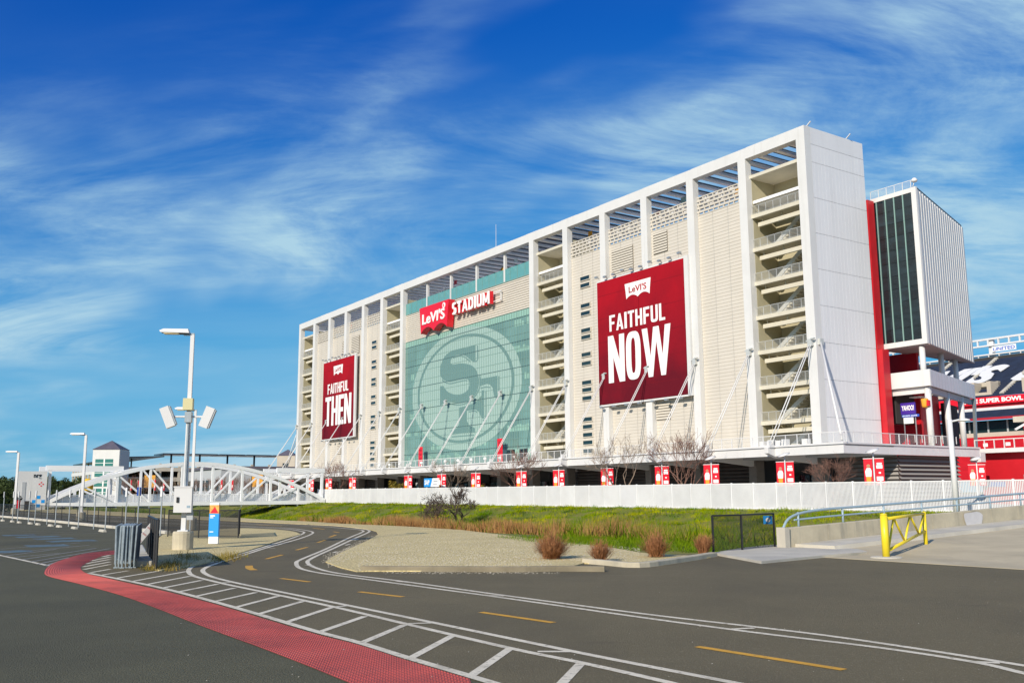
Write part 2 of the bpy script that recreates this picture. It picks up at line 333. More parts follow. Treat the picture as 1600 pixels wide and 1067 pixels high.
# heavy condensed sign lettering
def glyph(ch, w, h, s):
    """list of polygons (x, z) of one heavy block letter"""
    R_ = lambda x0, x1, z0, z1: [(x0,z0),(x1,z0),(x1,z1),(x0,z1)]
    t = s*.85
    def ring(x0, x1, z0, z1, s_, a0=0, a1=2*pi, n=28):
        cx_, cz_, rx, rz2 = (x0+x1)/2, (z0+z1)/2, (x1-x0)/2, (z1-z0)/2; out = []
        e = lambda v, p: math.copysign(abs(v)**p, v)
        for i in range(n):
            u, v_ = a0+(a1-a0)*i/n, a0+(a1-a0)*(i+1)/n
            P = lambda an, k, kz: (cx_+e(cos(an),.62)*(rx-k), cz_+e(sin(an),.62)*(rz2-kz))
            out.append([P(u,0,0), P(v_,0,0), P(v_,s_,t), P(u,s_,t)])
        return out
    if ch == 'F': return [R_(0,s,0,h), R_(s,w,h-t,h), R_(s,w*.88,h*.5-t*.5,h*.5+t*.5)]
    if ch == 'E': return [R_(0,s,0,h), R_(s,w,h-t,h), R_(s,w*.9,h*.5-t*.5,h*.5+t*.5), R_(s,w,0,t)]
    if ch == 'L': return [R_(0,s,0,h), R_(s,w,0,t)]
    if ch == 'I': return [R_(0,w,0,h)]
    if ch == 'T': return [R_(0,w,h-t,h), R_(w/2-s/2,w/2+s/2,0,h-t)]
    if ch == 'H': return [R_(0,s,0,h), R_(w-s,w,0,h), R_(s,w-s,h*.5-t*.5,h*.5+t*.5)]
    if ch == 'A': return [[(0,0),(s,0),(w/2+s*.42,h),(w/2-s*.42,h)], [(w-s,0),(w,0),(w/2+s*.42,h),(w/2-s*.42,h)], R_(w*.27,w*.73,h*.2,h*.2+t*.8)]
    if ch == 'N': return [R_(0,s,0,h), R_(w-s,w,0,h), [(0,h),(s*1.05,h),(w,0),(w-s*1.05,0)]]
    if ch == 'O': return ring(0,w,0,h,s)
    if ch == 'U': return [R_(0,s,h*.28,h), R_(w-s,w,h*.28,h)] + ring(0,w,0,h*.56,s,pi,2*pi,14)
    if ch == 'D': return [R_(0,s,0,h)] + ring(-w+2*s,w,0,h,s,-pi/2,pi/2,16)
    if ch == 'W': return [[(0,h),(s,h),(w*.30+s*.3,0),(w*.30-s*.5,0)], [(w*.5-s*.5,h),(w*.5+s*.3,h),(w*.30+s*.3,0),(w*.30-s*.45,0)], [(w*.5-s*.3,h),(w*.5+s*.5,h),(w*.70+s*.45,0),(w*.70-s*.3,0)], [(w-s,h),(w,h),(w*.70+s*.5,0),(w*.70-s*.3,0)]]
    if ch == 'M': return [R_(0,s,0,h), R_(w-s,w,0,h), [(0,h),(s,h),(w/2+s*.35,h*.15),(w/2-s*.35,h*.15)], [(w-s,h),(w,h),(w/2+s*.35,h*.15),(w/2-s*.35,h*.15)]]
    if ch == 'S': return ring(0,w,h*.46,h,s,.15*pi,1.5*pi,16) + ring(0,w,0,h*.54,s,-.85*pi,.5*pi,16)
def block_text(name, txt, widths, h, stroke, gap, m, at, parent, depth=.04):
    x = 0
    for ch, w in zip(txt, widths):
        mb = MB()
        for i, p in enumerate(glyph(ch, w, h, stroke)): mb.prism([(x_, -.002*(i % 4), z_) for x_, z_ in p], (0, depth, 0))
        mb.build(name, m, parent, at=(at[0]+x, at[1], at[2])); x += w+gap
    return x-gap
# ================================================================== terrain
def sst(a, b, x): t = max(0, min(1, (x-a)/(b-a))); return t*t*(3-2*t)
def tz(x, y):
    """height of the land in the facade frame: lot, creek bed, far bank, plaza"""
    w = .5*sin(x*.21) + .35*sin(x*.53+1)
    e = -63.2 + w*.8
    z = -2.6*sst(e, e+9, y)
    top = .33 + .0022*max(-120, min(120, -x))
    z += (2.6 + top)*sst(-44+w*1.5, -23.6, y)
    if -62 < y < -25: z += .12*sin(x*.9+y*.7) + .10*sin(x*.37-y*1.1) + .06*sin(x*2.1+y*1.7)
    return z
xs = sorted(set([-900,-600,-400,-300,-240,-200] + [-180+2.2*i for i in range(118)] + [100,130,180,260,400,700]))
ys = sorted(set([-700,-400,-220,-150,-110,-90,-75] + [-66+1.0*i for i in range(46)] + [-16,-8,0,20,60,120,250,500,900,1600]))
m = MB(); nx = len(xs)
for y in ys:
    for x in xs: m.v.append(tuple(S(x, y, tz(x, y) - .03)))
m.f = [(j*nx+i, j*nx+i+1, (j+1)*nx+i+1, (j+1)*nx+i) for j in range(len(ys)-1) for i in range(nx-1)]
ground = tag(m.build('ground', soil, smooth=True), kind='structure')
far = MB().add([S(-4000,-3000,-3.2), S(4000,-3000,-3.2), S(4000,5000,-3.2), S(-4000,5000,-3.2)], [(0,1,2,3)])
tag(far.build('far_ground', earth), kind='structure')
pz = MB(); px_ = [-300,-200,-150] + list(range(-120, 121, 20)) + [200]
for i in range(len(px_)-1):
    a, b = px_[i], px_[i+1]; pz.add([S(a,-22.4,tz(a,-10)+.01), S(b,-22.4,tz(b,-10)+.01), S(b,300,tz(b,-10)+.01), S(a,300,tz(a,-10)+.01)], [(0,1,2,3)])
tag(pz.build('plaza_pavement', plaza), kind='structure')

# ---- asphalt sheets: the parking lot, then the trail laid over it
def GP(pts, z=0.0): return [G(x, y, z) for x, y in pts]
def SP(pts): return [S(x, y) for x, y in pts]
lot = tag(sheet(SP([(-330,-63.9),(-60,-63.9),(0,-63.9),(22,-64.2),(34,-67.0),(37,-70.3),(40,-70.9),(46.5,-69.0),(48.6,-66),(60,-64.8),(120,-64.8),(120,-300),(-330,-300)]), .004).build('parking_lot', asph), kind='structure')
strip_in = [(139,897),(195,909),(262,923),(330,941),(400,961),(494,989),(561,1006),(636,1030),(734,1059),(860,1098),(1000,1145)]
trail = sheet(GP(strip_in[::-1] + [(100,893),(126,884),(162,866),(225,859),(250,834),(150,819),(0,803)]) + SP([(-160,-70),(-330,-66),(-330,-64.0),(-60,-64.1),(0,-64.1),(22,-64.4),(34,-67.2),(37,-70.5),(40,-71.1),(46.5,-69.2),(48.6,-66.2),(60,-65),(118,-65),(118,-120)]), .008)
trail = tag(trail.build('bike_path', asph2), kind='structure')

# ---- painted lines (parts of the surface they lie on)
def line(name, px, w, m, parent, z=.013, smooth=True, n=8):
    pts = GP(px); pts = catmull(pts, n) if smooth and len(pts) > 2 else pts
    return ribbon(pts, w, z).build(name, m, parent)
RA = [(1700,1057),(1600,1041),(1450,1017),(1300,995),(1187,981),(1000,959),(775,929),(632,909),(535,897),(498,889),(481,880),(488,872),(524,855.5),(557,840),(575,832),(576,828.5),(562,826),(524,822),(458,819.5),(380,817.4),(250,811),(0,798.5)]
RB = [(1700,1075),(1600,1053),(1525,1036),(1375,1013),(1187,990),(1000,965),(775,933),(539,901),(494,894.5),(469,888),(463,880),(471,874),(509,858),(546,840),(565,832),(567,829),(553,826.8),(500,822.5),(440,820.5),(380,818.6),(250,812.2),(0,799.4)]
LA = [(0,806),(250,816.5),(380,822),(419,823.6),(452,825.2),(478,828.5),(489,832.5),(470,841),(420,855),(376,869),(340,880),(322,887),(317,893),(330,901),(360,909),(400,917.5),(539,945.5),(677,973.5),(887,1017),(1000,1039.5),(1142,1067),(1300,1098)]
LB = [(0,806.8),(250,817.5),(380,823),(419,824.7),(448,826.5),(468,829.5),(475,832.5),(456,841),(400,858.5),(373,866.5),(334,878),(310,881.5),(297.5,887.5),(295,894),(305,901),(350,912.5),(400,923),(520,948.5),(632,975),(794,1013),(906,1036),(1000,1057),(1140,1090)]
for pl in (RA, RB, LA, LB): line('white_line', pl, .115, paint, trail)
for a, b in [((1140,984),(1178,982)),((1520,1035),(1562,1037)),((755,930),(788,932)),((520,949),(543,947)),((638,975),(680,974)),((840,1019),(895,1019)),((478,883),(489,884)),((520,864),(526,862)),((540,852),(547,850)),((553,844),(560,842)),((421,857),(430,857)),((321,881),(332,881)),((432,852),(440,850)),((345,911),(362,910)),((620,908.5),(648,911))]:
    line('line_rung', [a, b], .10, paint, trail, .0135, False)
for a, b in [((404,960),(473,940)),((445,973.5),(520,949)),((497,989),(570,963.5)),((563,1006),(632,977)),((638,1031),(707,994)),((734,1058),(797,1014)),((858,1090),(908,1037)),((366,950),(434,932)),((332,941),(400,926)),((304,932.5),(367,919)),((277,925.5),(340,913)),((252,919.5),(315,907)),((227,914),(297,900.5)),((205,909),(292,893)),((180,904),(280,887)),((158,899),(200,892)),((141,895),(172,889.5)),((131,890),(172,882)),((129,886),(172,878)),((134,881),(172,874)),((142,876.5),(172,870.5)),((160,869.8),(172,867.5))]:
    line('bay_line', [a, b], .11, paint, trail, .0125, False)
edge_line = [(139,896),(200,908),(262,921.5),(330,939.5),(400,959.5),(494,987.5),(561,1005),(636,1028.5),(734,1057.5),(860,1096),(960,1128)]
line('white_line', edge_line, .12, paint, trail, .0145)
for a, b in [((1089,1011),(1319,1047.5)),((751,957),(865,973.5)),((561,925),(629.5,933)),((439,904),(484,909.5)),((416,873.5),(441,867)),((463,859.5),(480,855)),((496,847.8),(508,843.8)),((515,839.2),(525,835.6)),((521,830.6),(530,832)),((489,825),(507,827)),((400,819.5),(440,822)),((300,815),(340,817))]:
    line('yellow_dash', [a, b], .125, ypaint, trail, .0125, False)
line('yellow_dash', [(389,884),(390,888),(397,891)], .19, ypaint, trail, .0125)
# lot markings: stall lines across the kerb, hatching by the red strip, faded blue parking symbols
kx0, ky0 = L(250, 832); kx1, ky1 = L(0, 808.5)
line('white_line', [(-160,827),(0,867.5),(77,884)], .12, paint, lot, .0085, False)
for i in range(15):
    x = kx0 - 1.5 - i*2.75; y = ky0 - .6
    ribbon([S(x, y-.2), S(x, y-5.0)], .1, .009).build('stall_line', paint_f, lot)
for a, b in [((20,871),(93,864)),((33,874.5),(150,856.5)),((47,878),(172,857)),((58,881.5),(108,871)),((70,884),(96,876)),((8,868.5),(88,858)),((0,865),(140,851.5)),((0,858),(125,848))]:
    line('hatch_line', [a, b], .09, paint_f, lot, .0092, False)
for x, y, w, d in [(60,838.5,1.6,.9),(85,841.5,1.5,.8),(112,845,1.6,.9),(74,852.5,1.7,.7),(8,862,1.3,.8),(30,836,1.4,.7)]:
    c_ = G(x, y); q = S(0,0) ; MB().add([c_ - U*w/2 - V*d + Vector((0,0,.0095)), c_ + U*w/2 - V*d + Vector((0,0,.0095)), c_ + U*w/2 + V*d + Vector((0,0,.0095)), c_ - U*w/2 + V*d + Vector((0,0,.0095))][::-1], [(0,1,2,3)]).build('parking_symbol', paint_b, lot)

# ---- red tactile strip: a sheet with rows of domes
so = [(225,858),(195,859.5),(162,861.5),(130,865.5),(100,874),(80,882),(69.5,893),(76,901),(125,913),(190,931),(250,953),(300,973),(375,1001),(400,1010),(470,1037),(546,1068),(640,1106),(760,1158)]
si = [(225,861.5),(195,864.5),(162,868.5),(140,878),(128,885),(127.5,891),(139,897.5),(165,903.5),(200,911.5),(262,925.5),(310,937.5),(350,948.5),(400,963.5),(430,972.5),(494,991.5),(561,1008.5),(636,1032.5),(734,1061.5)]
A = catmull(GP(so), 6); B = catmull(GP(si), 6); k = min(len(A), len(B))
A = A[:k]; B = B[:k]
m = MB()
for a, b in zip(A, B): m.v += [(a.x, a.y, .011), (b.x, b.y, .011)]
m.f = [(2*i, 2*i+1, 2*i+3, 2*i+2) for i in range(k-1)]
red = tag(m.build('tactile_strip', tact), kind='structure')
m = MB(); acc = 0.0; ROWS = 17
mid = [(a+b)/2 for a, b in zip(A, B)]
for i in range(k-1):
    seg = (mid[i+1]-mid[i]).length; d = 0.062 - acc
    while d < seg:
        t = d/seg; a = A[i].lerp(A[i+1], t); b = B[i].lerp(B[i+1], t); dr = (mid[i+1]-mid[i]).normalized()
        for r in range(ROWS):
            c_ = a.lerp(b, (r+.5)/ROWS); sd_ = (b-a).normalized()
            e1 = dr*.021; e2 = sd_*.021; f1 = dr*.012; f2 = sd_*.012; zb = Vector((0,0,.011)); zt = Vector((0,0,.021)); c_ = Vector((c_.x, c_.y, 0))
            m.add([c_-e1-e2+zb, c_+e1-e2+zb, c_+e1+e2+zb, c_-e1+e2+zb, c_-f1-f2+zt, c_+f1-f2+zt, c_+f1+f2+zt, c_-f1+f2+zt], [(0,1,5,4),(1,2,6,5),(2,3,7,6),(3,0,4,7),(4,5,6,7)])
        d += .062
    acc = (seg - (d-.062))
tag(m.build('tactile_dome', tact, red), kind='stuff')

# ---- gravel verges and their kerbs
def mound(name, pts, z, bumpz, step, m, seed=0):
    """filled outline on a grid, gently uneven, with a skirt down to the asphalt"""
    P = [Vector((p.x, p.y, 0)) for p in pts]
    mb = sheet([(p.x, p.y) for p in P], z)
    n = len(P); b = len(mb.v)
    mb.v += [(p.x, p.y, -.05) for p in P]
    mb.f += [(i, (i+1) % n, b+(i+1) % n, b+i) for i in range(n)]
    return mb.build(name, m)
g_right = GP([(557,890.5),(530,884),(509,876),(520,868),(542.5,857.5),(576,842.5),(591,834),(588,829),(575,825.5),(520,820),(420,815.6),(250,808),(0,795.5)], .05) + SP([(-160,-66.5),(-160,-62.9)]) + SP([(-130+3*i, -62.9 + .25*sin(i*1.3)) for i in range(53)]) + GP([(900,848),(960,855),(1000,862),(1060,866),(1114,867)], .05) + GP([(1110,869),(997,881.5),(950,879),(913,878),(875,888),(860,888.5),(760,889.5),(650,890),(575,890)], .05)
grv = tag(mound('gravel_verge', g_right, .035, 0, 1, gravel), kind='structure')
g_left = catmull(GP([(470,834),(440,842),(400,855),(360,867),(322,878),(290,884),(262,888),(246,889),(240,884),(238,872),(236,862),(241,850),(250,838),(262,833),(300,829),(340,826),(380,824.5),(430,826.5),(458,829.5),(470,834)], .05), 4)[:-1]
grv2 = tag(mound('gravel_island', g_left, .04, 0, 1, gravel), kind='structure')
def kerb(name, px, w, h, m, parent=None, z=.0):
    pts = catmull(GP(px), 4); mb = MB(); vs_ = []
    for i, p in enumerate(pts):
        d = (pts[min(i+1, len(pts)-1)]-pts[max(i-1, 0)]).normalized(); n = Vector((-d.y, d.x, 0))
        a = p + n*w/2; b = p - n*w/2
        for q, zz_ in ((a, -.05), (a*.92+b*.08, h-.02), (a*.85+b*.15, h), (b*.85+a*.15, h), (b*.92+a*.08, h-.02), (b, -.05)): vs_.append((q.x, q.y, z+zz_))
    k_ = len(pts); mb.add(vs_, [(6*i+j, 6*i+j+1, 6*i+7+j, 6*i+6+j) for i in range(k_-1) for j in range(5)] + [(5,4,3,2,1,0), tuple(6*(k_-1)+j for j in range(6))])
    o = mb.build(name, m, parent)
    if not parent: tag(o, kind='structure')
    return o
kdark = mat('worn_kerb', (.22,.185,.12), .9, .2, 1.5, bump=.4, bscale=20)
kerb('verge_kerb', [(566,892),(600,892.6),(700,893),(800,893.5),(870,892.5),(945,893)], .2, .13, kdark)
kerb('verge_kerb', [(915,880),(950,883),(997,886.5),(1050,880),(1115,869.5)], .26, .13, conc)
kerb('lot_kerb', [(262,834),(200,827.5),(120,819.2),(0,807.5),(-150,796)], .3, .15, conc2)
kerb('island_kerb', [(213,858),(217,868),(222,877),(226,886)], .5, .16, conc2)

# ---- concrete ramp up to the vehicle bridge, its pavement and parapet
def rz_(y): return .037*max(0, y+64.5) if y < -30 else .037*34.5
WX = L(1222, 858)[0]
m = MB(); R = [(-66.2,.0)] + [(-64.5+1.5*i, 0) for i in range(0, 28)]
rows = []
for i, (y, _) in enumerate(R):
    rows.append((y, WX+.2 if y > -64 else WX+3.4, WX+34))
for y, a, b in rows: m.v += [tuple(S(a, y, rz_(y)+.016)), tuple(S(b, y, rz_(y)+.016)), tuple(S(b, y, -1.2 if y > -60 else -.1)), tuple(S(a, y, -1.2 if y > -60 else -.1))]
for i in range(len(rows)-1):
    for j in range(4): m.f.append((4*i+j, 4*i+(j+1) % 4, 4*i+4+(j+1) % 4, 4*i+4+j))
m.f.append((3,2,1,0)); k4 = 4*(len(rows)-1); m.f.append((k4,k4+1,k4+2,k4+3))
ramp_m = mat('ramp_concrete', (.52,.44,.29), .85, .1, .7, bump=.25, bscale=30); overlay(ramp_m, (.36,.31,.21), .5, .5, .72, stretch=(1,.4,1), amount=.6)
ramp = tag(m.build('concrete_ramp', ramp_m), kind='structure')
m = MB(); y_ = -63.2
kk = [(-63.6+1.5*i) for i in range(27)]
for y in kk: m.v += [tuple(S(WX+.25, y, rz_(y)+.01)), tuple(S(WX+.25, y, rz_(y)+.14)), tuple(S(WX+1.75, y, rz_(y)+.14)), tuple(S(WX+1.8, y, rz_(y)+.01))]
for i in range(len(kk)-1):
    for j in range(3): m.f.append((4*i+j, 4*i+4+j, 4*i+5+j, 4*i+1+j))
m.f.append((0,1,2,3))
ramp_w = m.build('ramp_walkway', conc2); tag(ramp_w, kind='structure')
pave = MB(); pp = GP([(1114,867),(1150,873.5),(1190,881),(1240,876),(1285,871.5),(1330,868),(1356,865.5),(1330,858),(1300,855),(1226,858.5),(1210,853.5),(1160,859)])
pm = sheet([(p.x, p.y) for p in pp], .075); n_ = len(pp); b_ = len(pm.v); pm.v += [(p.x, p.y, -.05) for p in pp]; pm.f += [(i, (i+1) % n_, b_+(i+1) % n_, b_+i) for i in range(n_)]
pv_o = tag(pm.build('pavement', conc2), kind='structure')
dc = G(1288, 855, .075); MB().add([dc + q for q in (V*-.12+U*.3, V*-.12-U*.3, V*.12-U*.3, V*.12+U*.3)], [(0,1,2,3)]).build('drain_grate', black, pv_o, at=(0,0,.004))
# ================================================================== stadium suite tower
ZT = 44.4; BAY = 9.14; CW = 1.25; DZ = 6.7; XL = -(17*BAY+CW); DEP = 10.45
LEV = [10.12+4.27*i for i in range(7)]
st = thing('stadium_tower', 'long white stadium suite tower with stair bays, cream siding and a green glass centre', 'building', S(0,0,0), RZ)
def bayx(k): return (-BAY*(k+1), -(BAY*k+CW))     # opening between columns k and k+1
for k in range(18):
    if 6 < k < 11: continue
    x1 = -BAY*k; x0 = x1-CW
    if k == 0: y1 = .5
    else: y1 = .4
    MB().box(x0, x1, -.6, y1, DZ-.31, ZT-1.4).build('column', white, st)
for k in range(7, 11): MB().box(-BAY*k-.75, -BAY*k-.3, .1, .55, 37.8, ZT-1.4).build('roof_post', white, st)
# roof ring
roofring = MB().box(XL, 0, -.6, .5, ZT-1.4, ZT).build('roof_beam', white, st)
MB().box(XL, -.42, DEP-1.2, DEP, ZT-1.4, ZT-.003).build('roof_beam', white, st)
MB().box(XL, XL+1.2, .5, DEP-1.2, ZT-1.4, ZT-.002).build('roof_beam', white, st)
# ridge flashing: short steps along the top edge
for i in range(15):
    MB().box(-9-9.6*i, -5-9.6*i, -.45, .45, ZT+.002, ZT+.10).build('roof_cap', white, roofring)
n = 62; step = (abs(XL)-3)/n
bm_ = MB().box(-.3, .3, .5, DEP-1.2, ZT-1.3, ZT-1.0).mesh('roof_joist', joist_w)
pm_ = MB().box(-.62, .62, .9, DEP-.3, -.04, .04).mesh('solar_panel', pv)
for i in range(n):
    x = -1.6 - step*(i+.5)
    ob('roof_joist', bm_, st, (x, 0, 0))
    o = ob('solar_panel', pm_, st, (x+step*.5, 0, ZT-.45)); o.rotation_euler = (0, radians(-7), 0)
for y in (8.6,): MB().box(XL+1.3, -1.2, y-.1, y+.1, ZT-1.7, ZT-1.31).build('roof_girder', white2, st)
# back of the tower, terrace slab
MB().box(XL+.3, -.35, 8.6, DEP-.05, .3, 37.7).build('rear_wall', grey_w, st)
MB().box(XL+1.3, -.4, .5, DEP-.02, 37.35, 37.72).build('terrace_slab', joist_w, st)
# terrace clutter glimpsed through the openings: small flags and lamps hung from the joists
fl = [MB().box(-.5,.5,-.02,.02,-.75,0).mesh('terrace_flag', q) for q in (sign_red, sign_white, gold, film)]
for i in range(22):
    ob('terrace_flag', fl[i % 4], st, (-3-i*6.9, 3.0+1.7*(i % 3), ZT-1.78))
# end wall: rows of panels with open joints
rows = [6.0] + [10.15+4.27*i for i in range(7)] + [40.1, 42.3, ZT]
for a, b in zip(rows[:-1], rows[1:]):
    MB().box(-.34, 0, .5+.02, DEP, a+.025, b-.025).build('end_panel', endwall, st)
MB().box(-.40, -.05, .55, DEP-.05, DZ-.6, ZT-.1).build('end_wall', grey_w, st)
rib = MB()
for i in range(15): rib.box(-.01, .006, .95+i*.64, .965+i*.64, 6.1, 42.2)
tag(rib.build('panel_seam', endwall, st), kind='stuff')
MB().box(XL, XL+.34, .4, DEP, .3, 40.5).build('end_wall', white, st)
for x, y in ((-.3, .2), (-.2, 7.5)): MB().beam((x, y, ZT), (x+.7, y, ZT+.5), .12, .1).build('lightning_rod', white2, st)
mast = MB().tube((-73, 4, ZT), (-73, 4, ZT+6.5), .06, .03, 6).build('mast', white2, st)

# ---- stair bays
def railing(w, h=1.1, n=None, bal=.16):
    m = MB().box(0, w, -.03, .03, h-.05, h).box(0, w, -.02, .02, .08, .12)
    q = int(w/1.1)
    for i in range(q+1): m.box(i*w/q-.03, i*w/q+.03, -.03, .03, 0, h)
    for i in range(int(w/bal)): m.box(i*bal+.02, i*bal+.045, -.01, .01, .1, h-.05)
    return m.mesh('stair_railing', rail_m)
BW = BAY-CW
rail_me = railing(BW)
flight = MB()
for j in range(12):
    flight.box(BW*.12+j*.42, BW*.12+j*.42+.46, 0, 1.5, -4.1+j*.335, -4.1+j*.335+.34)
flight_me = flight.mesh('stair_flight', slab_m)
str_me = MB().beam((BW*.05, -.06, -4.0), (BW*.8, -.06, .15), .12, .5).mesh('stair_stringer', rail_m)
slab_me = MB().box(0, BW, .25, 3.0, -.28, 0).mesh('stair_landing', slab_m)
edge_me = MB().box(.0, BW, .12, .25, -.36, .12).mesh('landing_edge', slab_m)
bm2_me = MB().box(.35, BW-.1, .85, 1.2, -1.35, -.85).mesh('stair_beam', slab_m)
hang_me = MB().box(.9, 1.0, .95, 1.05, -.85, -.28).box(BW*.5, BW*.5+.1, .95, 1.05, -.85, -.28).mesh('beam_hanger', slab_m)
lamp_me = MB().box(-.08, .08, -.1, 0, -.3, .1).mesh('stair_lamp', rail_m)
for k in (0, 5, 11, 16):
    x0, x1 = bayx(k)
    MB().box(x0, x1, 4.6, 4.9, DZ, 41.2).build('stair_back_wall', stair_m, st)
    MB().box(x0-CW*.9, x0+.02, .4, 4.6, DZ, 41.2).build('stair_side_wall', stair_m, st)
    if k: MB().box(x1-.02, x1+CW*.9, .4, 4.6, DZ, 41.2).build('stair_side_wall', stair_m, st)
    else: MB().box(x1+.0, x1+.3, .5, 4.6, DZ, 41.2).build('stair_side_wall', stair_m, st)
    MB().box(x0, x1, .12, 4.9, 40.55, 40.95).build('stair_roof', slab_m, st)
    for i, z in enumerate(LEV):
        ob('stair_landing', slab_me, st, (x0, 0, z)); ob('landing_edge', edge_me, st, (x0, 0, z)); ob('stair_beam', bm2_me, st, (x0, 0, z))
        ob('beam_hanger', hang_me, st, (x0, 0, z))
        ob('stair_railing', rail_me, st, (x0, .2, z+.12)); ob('stair_flight', flight_me, st, (x0, 3.05, z)); ob('stair_stringer', str_me, st, (x0, 3.05, z))
        if i: ob('stair_lamp', lamp_me, st, (x0+BW*.42, 4.58, z+2.4))

# ---- cream siding: three lapped panels a bay
SZ0, SZ1 = DZ-.2, 38.0; PW = (BAY-CW)/3
m = MB(); nl = 71; hh = (SZ1-SZ0)/nl
for j in range(nl):
    z = SZ0+j*hh
    b0 = len(m.v)
    m.v += [(.02,.16,z),(PW-.02,.16,z),(PW-.02,.125,z+.09),(.02,.125,z+.09),(.02,.16,z+hh),(PW-.02,.16,z+hh)]
    m.f += [(b0,b0+1,b0+2,b0+3),(b0+3,b0+2,b0+5,b0+4)]
sid_me = m.mesh('siding_panel', siding)
scr = MB(); rws = 5; zz0, zz1 = 38.0, 40.55; rh = (zz1-zz0)/rws
for r in range(rws+1): scr.box(0, BW, .1, .35, zz0+r*rh-(.13 if r else 0), zz0+r*rh+(.13 if r < rws else 0))
for r in range(rws):
    for i in range(9): x = i*BW/9 + (.3 if r % 2 else .1); scr.box(x, min(BW, x+.16), .12, .33, zz0+r*rh+.13, zz0+(r+1)*rh-.13)
scr_me = scr.mesh('parapet_screen', siding)
for k in (1,2,3,4,12,13,14,15):
    x0, x1 = bayx(k)
    MB().box(x0-.1, x1+.1, .2, .6, DZ-.35, 38.1).build('wall_core', grey_w, st)
    for i in range(3): ob('siding_panel', sid_me, st, (x0+i*PW, 0, 0))
    ob('parapet_screen', scr_me, st, (x0, 0, 0))
win_me = MB().box(0, 2.2, -.02, .2, 0, .55).mesh('window', winglass)
wf_me = MB().box(-.1, 2.3, -.06, .1, -.1, -.005).box(-.1, 2.3, -.06, .1, .555, .65).box(-.1, -.003, -.06, .1, -.005, .555).box(2.203, 2.3, -.06, .1, -.005, .555).mesh('window_frame', louver_m)
for xa in (-43.35, -115.9):
    for z in (34.0,32.9,29.75,28.55,25.95,24.9,22.25,20.9,18.0,16.9,15.65,12.5,11.4,10.2,9.05,7.8):
        o = ob('window', win_me, st, (xa, .02, z)); ob('window_frame', wf_me, o)
vent_dark = mat('vent_shadow', (.22,.19,.15), .8)
def vent(x0, x1, z0, z1):
    m = MB().box(x0, x1, .02, .06, z0, z1); o = m.build('vent', vent_dark, st); q = MB()
    nn = int((z1-z0)/.36)
    for i in range(nn): z = z0+(i+.2)*(z1-z0)/nn; q.add([(x0,-.06,z),(x1,-.06,z),(x1,.015,z+.25),(x0,.015,z+.25)], [(0,1,2,3)])
    q.build('vent_slats', louver_m, o)
for x0, x1, z0, z1 in ((-35.9,-31.2,33.1,37.1),(-26.9,-24.1,34.6,37.6),(-27.3,-24.6,11.6,13.8),(-131.5,-128.0,33.0,36.8),(-126.5,-122.4,32.9,37.0),(-133.0,-131.0,11,13.6)):
    vent(x0, x1, z0, z1)
# ---- glass centre
gx0, gx1 = -11*BAY, -(6*BAY+CW)
MB().box(gx0, gx1, .35, .8, DZ-.35, 38.0).build('wall_core', grey_w, st)
m = MB(); nl = 14; hh = (37.8-32.2)/nl
for j in range(nl):
    z = 32.2+j*hh; b0 = len(m.v); m.v += [(gx0,.24,z),(gx1,.24,z),(gx1,.1,z+.08),(gx0,.1,z+.08),(gx0,.24,z+hh),(gx1,.24,z+hh)]
    m.f += [(b0,b0+1,b0+2,b0+3),(b0+3,b0+2,b0+5,b0+4)]
m.build('louvre_band', siding, st)
NB = 5; gw = (gx1-gx0)/NB; rowz = [DZ-.1] + [9.6+4.35*i for i in range(5)] + [31.0, 32.15]
for j in range(len(rowz)-1):
    for i in range(NB*2):
        w = gw/2
        MB().box(gx0+i*w+.03, gx0+(i+1)*w-.03, .1, .3, rowz[j]+.03, rowz[j+1]-.03).build('glass_pane', glass_l if j == len(rowz)-2 else glass, st)
q = MB()
for i in range(61): x = gx0+.35+i*(gx1-gx0-.7)/60; q.box(x-.03, x+.03, .02, .1, DZ-.1, 32.15)
q.build('mullions', mull, st)
q = MB()
for z in rowz[1:-1]: q.box(gx0, gx1, .03, .12, z-.05, z+.05)
q.build('transoms', mull_d, st)
q = MB()
for a, b in zip(rowz[:-2], rowz[1:-1]):
    for f_ in (.3, .72): q.box(gx0, gx1, .035, .11, a+(b-a)*f_-.025, a+(b-a)*f_+.025)
q.build('glazing_bars', mull, st)
# pale blinds and spandrels behind single panes
rb = random.Random(3)
for z, xa, n_, pr in ((29.6,-61.5,6,.9),(25.2,-62,7,.9),(20.5,-61,6,.8),(12.1,-64,9,.9),(13.2,-100,10,.85),(10.2,-92,30,.5),(24.3,-99,5,.6),(8.2,-99,40,.45),(16.5,-98.5,5,.5)):
    for i in range(n_):
        if rb.random() < pr: x = xa+i*.72+.08; MB().box(x, x+.62, .095, .099, z, z+rb.choice((.7,.9,1.1))).build('blind', glass_l, st)
MB().box(gx0+.03, gx1-.03, .15, .2, 37.85, 40.1).build('glass_balustrade', railglass, st)
q = MB().box(gx0, gx1, .08, .3, 37.78, 37.9)
for i in range(21): x = gx0+i*(gx1-gx0)/20; q.box(x-.03, x+.03, .1, .14, 37.9, 40.15)
q.build('balustrade_frame', mull, st)
MB().box(gx1-9, gx1-.3, -.05, .08, DZ, 9.3).build('entrance_frame', mull, st)
for i in range(7): MB().box(gx1-8.8+i*1.22, gx1-7.75+i*1.22, -.07, -.05, DZ+.1, 9.1).build('door', darkglass if i % 3 else glass_l, st)

